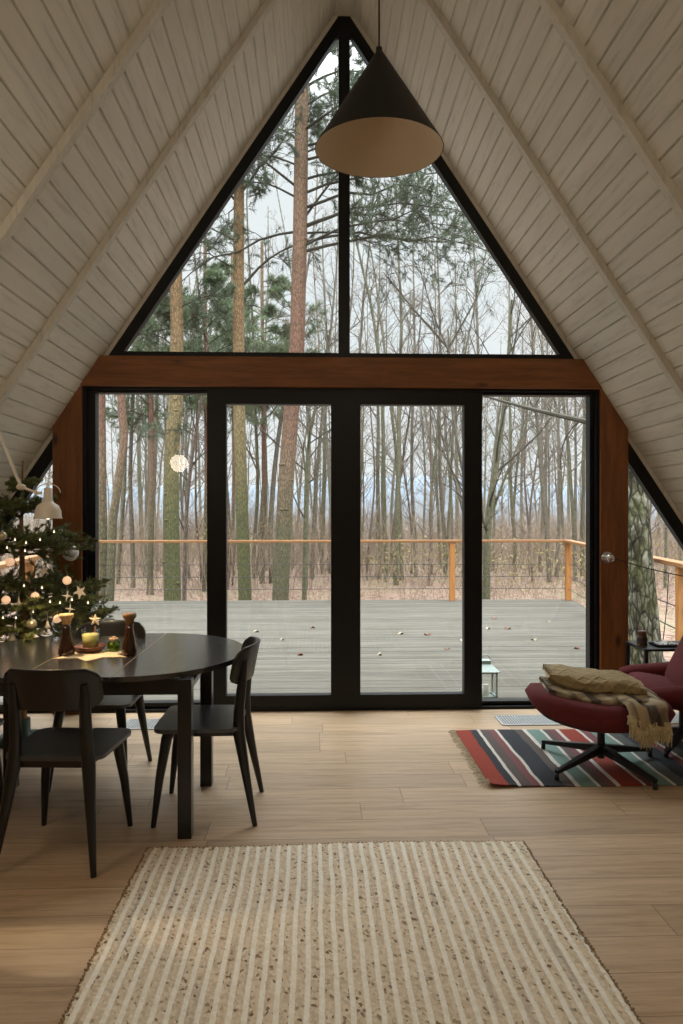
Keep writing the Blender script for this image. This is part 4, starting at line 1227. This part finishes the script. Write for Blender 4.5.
def needles_along(P, per_m, ln, wd):
    N, K, _ = P.shape; seg = np.linalg.norm(np.diff(P, axis=1), axis=2).sum(1); cnt = np.maximum(3, (seg * per_m)).astype(int)
    pid = np.repeat(np.arange(N), cnt); t = rng.random(len(pid)) * (K - 1); i = np.minimum(t.astype(int), K - 2); f = (t - i)[:, None]
    a, c = P[pid, i], P[pid, i + 1]; C = a * (1 - f) + c * f; T = c - a; T /= np.linalg.norm(T, axis=1, keepdims=True) + 1e-9
    r = rng.normal(0, 1, T.shape); r[:, 2] = np.abs(r[:, 2]) * .6; r -= T * (r * T).sum(1, keepdims=True); r /= np.linalg.norm(r, axis=1, keepdims=True) + 1e-9
    d = r * .85 + T * .5; d /= np.linalg.norm(d, axis=1, keepdims=True); s = np.cross(d, T); s /= np.linalg.norm(s, axis=1, keepdims=True) + 1e-9
    Ln = ln * rng.uniform(.7, 1.15, (len(pid), 1))
    V = np.stack([C - s * wd / 2, C + s * wd / 2, C + d * Ln + s * wd / 3, C + d * Ln - s * wd / 3], 1).reshape(-1, 3)
    return V, np.arange(len(V)).reshape(-1, 4)
M_fir = simple('fir_needles', lin((104, 112, 62)), .45, var=.4, scale=9)
V, Q = join_np([needles_along(PB[:, 2:], 560, .022, .0034), needles_along(P1, 620, .021, .0034), needles_along(P2, 620, .020, .0032)])
np_mesh('needles', V, Q, M_fir, xt)

M_pearl = simple('white_glitter_ball', lin((222, 222, 222)), .5, var=.12, scale=60, bump=.6)
M_silver = Mat('pale_champagne_ball', lin((196, 184, 150)), .28, .6).m
M_cap = Mat('silver_cap', (.7, .7, .7), .3, 1).m
M_light = emit('string_light_globe', lin((255, 206, 166)), .55)
M_paper = simple('white_paper_ornament', lin((226, 216, 198)), .8, var=.05)
M_clear = real_glass('clear_bauble_glass', (.95, .97, 1), .02, 1.25)
def hang(b, p, L): b.tube([p, p + Vector((0, .004, L))], .0012, 4)
def bauble(px, py, r, mat, label, group=None, y=-1.12, name='christmas_ball', cat='ornament'):
    p = world_at(px, py, y=y); o = empty(name, p); tag(o, label, cat, group)
    b = MB(); b.ball((0, 0, 0), r, 22, 14); b.build('globe', mat, o)
    b = MB(); b.lathe([(0, 0), (r * .22, 0), (r * .22, r * .2), (0, r * .24)], (0, 0, r * .94), 12); b.tube([(0, 0, r * 1.15), (0, .002, r * 1.15 + .025)], .001, 4); b.build('cap', M_cap, o)
bauble(70.5, 553, .052, M_pearl, 'big white glittery ball hanging before the wooden post', y=-.62)
bauble(99, 612, .055, M_clear, 'big clear glass ball at the tip of the lowest right branch', y=-.75)
bauble(61, 624, .052, M_clear, 'clear glass ball low in the fir, behind the pale-stoppered carafe', y=-1.05)
bauble(31.5, 624, .031, M_silver, 'champagne ball low in the fir', y=-1.1)
bauble(2, 536, .027, M_silver, 'champagne ball on the left edge high in the fir', y=-1.1)
for px, py, lab in ((10, 562, 'upper left one, against the window'), (67, 580.5, 'the one by the wooden post'), (35, 596.5, 'the middle one below the bare trunk'), (6, 600, 'the lowest one near the left edge'), (57.5, 619, 'the one beside the pale stopper')):
    bauble(px, py, .025, M_light, 'glowing peach string-light globe on the fir, ' + lab, 'string-light globes on the fir', y=-1.05, name='string_light', cat='light')
for px, py, s, k, lab in ((80, 592, .045, 5, 'large white paper leaf ornament near the right tip of the fir'), (67, 596, .032, 4, 'small white paper bow left of the large leaf ornament'),
                          (19, 604, .045, 4, 'white paper ornament on the left of the fir below the globes'), (47.5, 625, .028, 3, 'small white angel ornament low in the middle of the fir'),
                          (15, 630, .045, 4, 'wide white bow low on the left of the fir'), (44, 571, .034, 5, 'pinkish paper star hanging in the low left window'), (70, 609, .03, 4, 'white tip ornament above the pale-stoppered carafe'),
                          (12, 636, .04, 3, 'cream bell ornament at the table edge on the left')):
    p = world_at(px, py, y=-1.0); b = MB(); m_ = Matrix.Rotation(rnd.uniform(-.6, .6), 3, 'Z') @ Matrix.Rotation(rnd.uniform(-.5, .5), 3, 'Y')
    if k == 5: star(b, (0, 0, 0), s, s * .42, s * .14, 5, PI / 2, m_)
    elif k == 4: star(b, (0, 0, 0), s * 1.1, s * .28, s * .16, 4, 0, m_)
    else: b.lathe([(0, s * .9), (s * .2, s * .8), (s * .25, s * .3), (s * .7, -s * .6), (s * .6, -s * .6), (0, -s * .3)], seg=14)
    b.tube([(0, 0, s * .5), (0, .002, s + .03)], .001, 4)
    tag(b.build('paper_ornament', M_paper, loc=p), lab, 'ornament')
for i, (px, py) in enumerate([(15, 540), (26, 543), (25, 551), (7, 548), (40, 540), (54, 532), (50, 602), (16, 618), (33, 612), (60, 603), (42, 588), (24, 586), (72, 600), (3, 618), (88, 603)]):
    p = world_at(px, py, y=-1.02); b = MB(); b.ball((0, 0, 0), .0055, 8, 6); b.tube([(0, 0, .005), (0, 0, .012)], .002, 5)
    tag(b.build('fairy_light', emit('fairy_bulb_%d' % i, lin((255, 232, 200)), 1.6) if i == 0 else bpy.data.materials['fairy_bulb_0'], loc=p), 'tiny warm fairy light in the fir branches', 'light', 'tiny fairy lights in the fir')

# ------------------------------------------------------------------ footstool
M_burg = simple('burgundy_wool', lin((96, 28, 32)), .9, var=.12, scale=40, bump=.3)
M_base = simple('black_swivel_base', (.014, .014, .015), .4)
OC = Vector((1.40, -1.27, .006))
ot = empty('footstool', OC); tag(ot, 'burgundy curved footstool on a black star base, standing on the striped rug', 'footstool')
def pillow(cx, cy, hw, hd, zf, th, nu=28, nv=20, rot=0, expo=3.2):
    """cushion with a rounded outline; zf(u,v) middle height"""
    vs = []; fs = []
    for side in (1, -1):
        for j in range(nv + 1):
            for i in range(nu + 1):
                u = -1 + 2 * i / nu; v = -1 + 2 * j / nv
                # map square to superellipse
                rr = max(abs(u), abs(v)); 
                if rr > 1e-6:
                    q = (abs(u / rr) ** expo + abs(v / rr) ** expo) ** (-1 / expo)
                else: q = 1
                uu, vv = u * q * 1.0, v * q * 1.0
                k = max(0, 1 - rr ** 7) ** .5
                x, y = uu * hw, vv * hd
                xr = x * math.cos(rot) - y * math.sin(rot); yr = x * math.sin(rot) + y * math.cos(rot)
                vs.append((cx + xr, cy + yr, zf(uu, vv) + side * th / 2 * k))
    w1 = nu + 1; S = w1 * (nv + 1)
    for j in range(nv):
        for i in range(nu):
            a = j * w1 + i; fs.append((a, a + 1, a + w1 + 1, a + w1)); fs.append((S + a, S + a + w1, S + a + w1 + 1, S + a + 1))
    b = MB(); b.add(vs, fs, True); return b
otf = lambda u, v: .318 + (.095 if u < 0 else .02) * abs(u) ** 1.8 + .01 * v * v
pillow(.012, 0, .405, .27, otf, .155, rot=math.radians(-5), expo=2.7).build('cushion', M_burg, ot, merge=True)
pillow(0, 0, .34, .22, lambda u, v: otf(u * .85, v) - .062, .04, rot=math.radians(-5)).build('shell', M_base, ot, merge=True)
b = MB(); b.tube([(.03, 0, .05), (.03, 0, .25)], .021, 16); b.lathe([(0, .225), (.09, .225), (.09, .242), (0, .242)], (.03, 0, 0), 20); b.build('column', M_base, ot)
for a in (22, 128, 212, 292):
    a = math.radians(a); r_ = .39
    b = MB(); e = Vector((.03 + r_ * math.cos(a), r_ * math.sin(a), .045)); c = Vector((.03, 0, .105))
    b.bar(c, e, .045, .026, .045, .02, (0, 0, 1)); b.build('leg', M_base, ot, bevel=.003)
    b = MB(); b.lathe([(0, 0), (.013, 0), (.013, .03), (0, .034)], (e.x * .985 + .0, e.y * .985, .003), 12); b.build('glide', M_base, ot)

# ------------------------------------------------------------------ blankets
def knit_mat(name, c1, c2, diamond=False):
    M = Mat(name, c1, .95)
    f = M.noise(M.coords((120, 120, 120)), 1, 3); c = M.ramp(f, [(.3, c2), (.7, c1)])
    if diamond:
        w1 = M.n('TexWave', Scale=7.0, Distortion=.3); w1.bands_direction = 'DIAGONAL'; M.l(M.coords(), w1.inputs['Vector'])
        w2 = M.n('TexWave', Scale=7.0, Distortion=.3); w2.bands_direction = 'DIAGONAL'; M.l(M.coords((-1, 1, 1)), w2.inputs['Vector'])
        h = M.math('MAXIMUM', M.math('POWER', w1.outputs['Fac'], 4), M.math('POWER', w2.outputs['Fac'], 4)); M.bump(h, .8, .008)
    else: M.bump(f, .6, .004)
    M.color(c); return M.m
M_throw = knit_mat('beige_cable_knit', lin((176, 156, 118)), lin((148, 130, 94)), True)
def plaid():
    M = Mat('plaid_wool', (.4, .35, .3), .95)
    t = M.n('TexCoord'); s = M.n('SeparateXYZ'); M.l(t.outputs['Object'], s.inputs[0])
    a = M.math('FRACT', M.math('DIVIDE', M.math('ADD', s.outputs[0], M.math('MULTIPLY', s.outputs[1], .35)), .21)); c_ = M.math('FRACT', M.math('DIVIDE', M.math('ADD', s.outputs[1], M.math('MULTIPLY', s.outputs[0], -.35)), .16))
    A = M.ramp(a, [(0, lin((178, 160, 130))), (.30, lin((178, 160, 130))), (.34, lin((84, 72, 62))), (.52, lin((84, 72, 62))), (.56, lin((150, 132, 108))), (.8, lin((190, 176, 148))), (1, lin((120, 104, 84)))])
    B = M.ramp(c_, [(0, (1, 1, 1)), (.4, (1, 1, 1)), (.44, (.55, .52, .5)), (.6, (.55, .52, .5)), (.64, (.9, .88, .84)), (1, (1, 1, 1))])
    M.color(M.mix(A, B, 1, 'MULTIPLY')); M.bump(M.noise(M.coords((120, 120, 120)), 1, 3), .5, .004); return M.m
M_plaid = plaid()
def fold_stack(path, width, th, layers, amp=.006, seed=1):
    """a folded blanket swept along a sagging path: rounded slab whose long side shows its fold lines"""
    rs = random.Random(seed); n = len(path); m = 28; vs = []; fs = []
    for i, (p, wv) in enumerate(path):
        p = Vector(p); t = (Vector(path[min(i + 1, n - 1)][0]) - Vector(path[max(i - 1, 0)][0])).normalized()
        s = Vector((-t.y, t.x, 0)).normalized(); up = s.cross(t) * -1
        if up.z < 0: up = -up
        endk = min(i, n - 1 - i); e = min(1, (endk + .25) / 2.2) ** .5
        for k in range(m):
            a = 2 * PI * k / m; ca, sa = math.cos(a), math.sin(a)
            x = math.copysign(abs(ca) ** .35, ca) * width * wv / 2; z = math.copysign(abs(sa) ** .75, sa) * th / 2 * e
            side = abs(ca) > .75
            groove = -.012 * abs(math.sin(layers * PI * (z / th + .5))) * (1 if side else 0)
            x += math.copysign(groove, ca) * -1 if False else math.copysign(1, ca) * (-groove)
            x += amp * math.sin(i * 1.7 + k * .9 + seed) * .6; z += amp * math.sin(i * 1.1 + k * 1.3 + seed * 2) * .7 + amp * .5 * math.sin(i * .6 + x * 25)
            vs.append(p + s * x + up * z)
    for i in range(n - 1):
        for k in range(m): fs.append((i * m + k, i * m + (k + 1) % m, (i + 1) * m + (k + 1) % m, (i + 1) * m + k))
    fs.append(tuple(range(m))); fs.append(tuple((n - 1) * m + k for k in range(m - 1, -1, -1)))
    b = MB(); b.add(vs, fs, True); return b
def otz(x, y):      # top of the footstool cushion at world x,y
    u = (x - OC.x) / .42; return OC.z + otf(max(-1, min(1, u)), 0) + .068
# lower plaid blanket, its end hanging over the right side of the stool
pp = []
for k in range(15):
    t = k / 14; x = 1.12 + .62 * t; y = -1.20 - .10 * t
    z = otz(x, y) + .024 - .02 * t
    pp.append(((x - OC.x, y - OC.y, z - OC.z), 1 - .1 * abs(2 * t - 1)))
pb = fold_stack(pp, .38, .075, 2, .008, 2).build('plaid_blanket', M_plaid, loc=OC, merge=True)
tag(pb, 'folded brown and cream plaid blanket with long fringe lying on the footstool', 'blanket')
vs = []; fs = []; nu3, nv3 = 16, 12       # the end draped over the stool's near edge
for j in range(nv3 + 1):
    for i in range(nu3 + 1):
        u = i / nu3; v = j / nv3; x = 1.47 + .22 * u - .02 * v
        if v < .5: y = -1.28 - .26 * (v / .5); z = .424 + .016 * math.sin(u * 9) - .012 * u
        else: q = (v - .5) / .5; y = -1.54 - .035 * math.sin(q * PI / 2); z = .424 - .012 * u - .10 * q + .014 * math.sin(u * 9 + q)
        vs.append((x - OC.x + .006 * math.sin(v * 11 + i), y - OC.y + .008 * math.sin(u * 14), z - OC.z))
for j in range(nv3):
    for i in range(nu3): a = j * (nu3 + 1) + i; fs.append((a, a + 1, a + nu3 + 2, a + nu3 + 1))
b = MB(); b.add(vs, fs, True); o = b.build('draped_end', M_plaid, pb); q = o.modifiers.new('s', 'SOLIDIFY'); q.thickness = .012
b = MB()
for k in range(80):          # tassels
    t = k / 79
    a_ = Vector((1.455 + .225 * t, -1.578 + rnd.uniform(-.008, .008), .334 + .014 * math.sin(t * 9 + 1) + (.02 if t < .25 else 0))) - OC
    L_ = rnd.uniform(.09, .12); sw = rnd.uniform(-.012, .012)
    b.tube([a_ + Vector((0, .012, .012)), a_, a_ + Vector((.004, -.006 + sw * .3, -L_ * .35)), a_ + Vector((sw, -.004, -L_))], [.005, .0048, .0042, .002], 5)
b.build('fringe', simple('cream_fringe', lin((196, 180, 142)), .95, var=.25, scale=50), pb)
pp = []
for k in range(13):
    t = k / 12; x = 1.15 + .52 * t; y = -1.15 - .10 * t
    z = otz(x, y) + .022 + .072 - .035 * t * t
    pp.append(((x - OC.x, y - OC.y, z - OC.z + .004), .95 - .1 * abs(2 * t - 1)))
tb = fold_stack(pp, .34, .088, 2, .010, 5).build('knitted_throw', M_throw, loc=OC, merge=True)
tag(tb, 'folded beige knitted throw lying on top of the plaid blanket', 'blanket')

# ------------------------------------------------------------------ lounge chair (mostly outside the frame)
LC = Vector((2.09, -.93, .0))
lc_ = empty('lounge_chair', LC, math.radians(0)); tag(lc_, 'low burgundy lounge chair cut by the right edge of the picture', 'chair')
face = math.radians(165)     # the way the sitter looks
def LCp(f, s, z):  # forward, sideways(left), up
    return Vector((math.cos(face) * f - math.sin(face) * s, math.sin(face) * f + math.cos(face) * s, z))
def cush(pts, hw, th, name, mat=M_burg, hwf=None):
    """upholstered slab along a side profile of (forward, z)"""
    b = MB(); n = len(pts); m = 24; vs = []; fs = []
    for i, (f, z) in enumerate(pts):
        f0, z0 = pts[max(i - 1, 0)]; f1, z1 = pts[min(i + 1, n - 1)]
        tx_, tz_ = f1 - f0, z1 - z0; l_ = math.hypot(tx_, tz_); nx2_, nz2_ = -tz_ / l_, tx_ / l_
        e = min(1, (min(i, n - 1 - i) + .12) / 1.6) ** .5
        W_ = hw * (hwf(i / (n - 1)) if hwf else 1) * (1 - .08 * (1 - e))
        for k in range(m):
            a = 2 * PI * k / m; ca, sa = math.cos(a), math.sin(a)
            s = math.copysign(abs(ca) ** .4, ca) * W_; o = math.copysign(abs(sa) ** .8, sa) * th / 2 * e
            vs.append(LCp(f + nx2_ * o, s, z + nz2_ * o))
    for i in range(n - 1):
        for k in range(m): fs.append((i * m + k, i * m + (k + 1) % m, (i + 1) * m + (k + 1) % m, (i + 1) * m + k))
    fs.append(tuple(range(m))); fs.append(tuple((n - 1) * m + k for k in range(m - 1, -1, -1)))
    b.add(vs, fs, True); return b.build(name, mat, lc_, merge=True)
def lerp_pts(pts, n):
    out = []
    for i in range(n):
        u = i / (n - 1) * (len(pts) - 1); k = min(int(u), len(pts) - 2); t = u - k
        out.append((pts[k][0] * (1 - t) + pts[k + 1][0] * t, pts[k][1] * (1 - t) + pts[k + 1][1] * t))
    return out
cush(lerp_pts([(.30, .345), (.22, .355), (.05, .33), (-.22, .28)], 14), .27, .13, 'seat')
cush(lerp_pts([(.05, .34), (-.07, .60), (-.19, .88), (-.26, 1.05)], 16), .27, .11, 'backrest', hwf=lambda t: 1 - .18 * t * t)
for s_, nm in ((.33, 'armrest'), (-.33, 'armrest')):
    b = MB(); b.tube([LCp(.32, s_, .365), LCp(.25, s_, .375), LCp(.0, s_, .405), LCp(-.2, s_, .45), LCp(-.3, s_ * .85, .5)], [.04, .055, .058, .052, .035], 14, squash=1.0); b.build(nm, M_burg, lc_, merge=True)
b = MB(); b.tube([LCp(0, 0, .05), LCp(0, 0, .30)], .024, 16); b.build('column', M_base, lc_)
for k in range(4):
    a = math.radians(45 + 90 * k); e = Vector((.31 * math.cos(a), .31 * math.sin(a), .04))
    b = MB(); b.bar((0, 0, .10), e, .05, .028, .045, .02, (0, 0, 1)); b.build('leg', M_base, lc_, bevel=.003)
    b = MB(); b.lathe([(0, 0), (.013, 0), (.013, .03), (0, .034)], (e.x * .985, e.y * .985, .0125 - .0005), 12); b.build('glide', M_base, lc_)

# ------------------------------------------------------------------ side table
sT = empty('side_table', (2.29, -.30, 0)); tag(sT, 'small black square side table by the low right window', 'table')
hx, hy, zt = .22, .16, .52
b = MB(); b.box(-hx, hx, -hy, hy, zt - .018, zt); b.build('tabletop', M_base, sT, bevel=.003)
b = MB(); b.box(-hx + .01, hx - .01, -hy + .01, hy - .01, .30, .312); b.build('shelf', M_base, sT)
for sx in (-1, 1):
    for sy in (-1, 1): b = MB(); b.box(sx * (hx - .014) - .012, sx * (hx - .014) + .012, sy * (hy - .014) - .012, sy * (hy - .014) + .012, 0, zt - .018); b.build('leg', M_base, sT)
p = world_at(637, 646, z=zt + .0); p = Vector((2.11, -.33, zt))
jc = empty('jar_candle', p); tag(jc, 'amber jar candle with a dark label on the black side table', 'candle')
b = MB(); b.lathe([(0, .001), (.034, .001), (.036, .006), (.036, .07), (.030, .08), (.030, .09), (.027, .09), (.027, .078), (.033, .068), (.033, .008), (0, .006)], seg=28); b.build('jar', M_amber, jc)
b = MB(); b.lathe([(.0365, .018), (.0365, .055)], seg=28); b.build('label_band', simple('dark_label', (.05, .03, .025), .6), jc)
b = MB(); b.lathe([(0, .085), (.0315, .085), (.0325, .105), (0, .106)], seg=28); b.build('lid', M_bowl, jc)
ty = Vector((2.28, -.34, zt))
b = MB(); b.prism(rrect(.19, .14, .02), .0005, .006, 'z'); 
for (x0, x1, y0, y1) in ((-.095, .095, -.07, -.064), (-.095, .095, .064, .07), (-.095, -.089, -.07, .07), (.089, .095, -.07, .07)): b.box(x0, x1, y0, y1, .003, .018)
tag(b.build('black_tray', M_base, loc=ty), 'flat black tray on the side table holding crumpled paper', 'tray')
vs = []; fs = []; rs = random.Random(4)
for j in range(9):
    for i in range(13):
        x = -.065 + .13 * i / 12; y = -.045 + .09 * j / 8; vs.append((x + rs.uniform(-.004, .004), y + rs.uniform(-.004, .004), .010 + rs.uniform(0, .014) + .012 * math.exp(-((x * 22) ** 2 + (y * 30) ** 2))))
for j in range(8):
    for i in range(12): a = j * 13 + i; fs.append((a, a + 1, a + 14, a + 13))
b = MB(); b.add(vs, fs)
o = b.build('crumpled_paper', simple('white_tissue', lin((216, 218, 216)), .8, var=.05), loc=(ty.x, ty.y, ty.z + .001)); q = o.modifiers.new('s', 'SOLIDIFY'); q.thickness = .002
tag(o, 'crumpled white paper lying in the black tray', 'paper')
bs = empty('fruit_bowl', (2.20, -.30, .3125)); tag(bs, 'small yellowish bowl on the lower shelf of the side table', 'bowl')
b = MB(); b.lathe([(0, 0), (.05, 0), (.085, .04), (.09, .055), (.085, .056), (.078, .04), (.045, .008), (0, .006)], seg=28); b.build('bowl', simple('straw_bowl', lin((168, 140, 84)), .8, var=.2, scale=30), bs)
b = MB()
for k in range(5): a = k * 1.3; b.ball((.03 * math.cos(a), .03 * math.sin(a), .042), .024, 10, 8)
b.build('contents', simple('dried_fruit', lin((186, 160, 96)), .8, var=.25, scale=30), bs)

# wall fitting with a stretched cable on the right post
hp = Vector((1.955, -.082, 1.132))
hk = empty('cable_fitting', hp); tag(hk, 'chrome fitting with a taut dark cable on the right wooden post', 'fitting')
M_chrome = Mat('chrome', (.75, .75, .76), .15, 1).m
b = MB(); b.tube([(0, 0, 0), (0, -.012, 0)], .045, 24); b.tube([(0, -.012, 0), (0, -.075, 0)], .026, 20); b.ball((0, -.078, 0), .03, 16, 10, (1, .6, 1)); b.build('bracket', M_chrome, hk)
e = Vector((2.47, -.30, 1.0))
b = MB(); b.tube([(0.02, -.06, 0), ((e - hp) * .5) + Vector((0, 0, -.006)), (e - hp), Vector((3.0, -.52, .86)) - hp], .0045, 6); b.build('cable', M_wire, hk)
b = MB(); b.tube([Vector((2.345, -.245, 1.03)) - hp, Vector((2.335, -.24, .78)) - hp, Vector((2.31, -.235, .545)) - hp], .003, 6); b.build('drop_cord', M_wire, hk)

# ------------------------------------------------------------------ room lamps behind the viewer (their light only)
M_bulbw = emit('opal_globe', (1, .74, .45), 2.0)
for (x, y, z, pw, lab) in ((-1.80, -2.9, 2.25, TABLE_LAMP_W, 'small opal globe lamp hanging over the left end of the dining table'), (-.6, -5.9, 3.72, ROOM_LAMP_W, 'opal globe lamp high above the viewer, left'), (.6, -5.9, 3.72, ROOM_LAMP_W, 'opal globe lamp high above the viewer, right')):
    g = empty('globe_lamp', (x, y, z)); tag(g, lab, 'lamp', 'opal globe lamps')
    b = MB(); b.ball((0, 0, 0), .045, 20, 12); b.build('globe', M_bulbw, g)
    b = MB(); b.tube([(0, 0, .043), (0, 0, (A_OUT - abs(x) * SL) - z - .02)], .004, 6); b.build('cord', M_base, g)
    ld = bpy.data.lights.new('globe_light', 'POINT'); ld.energy = pw; ld.color = (1, .84, .66); ld.shadow_soft_size = .1
    lo = bpy.data.objects.new('globe_light', ld); COL.objects.link(lo); lo.parent = g; lo.location = (0, -.0, -.2)
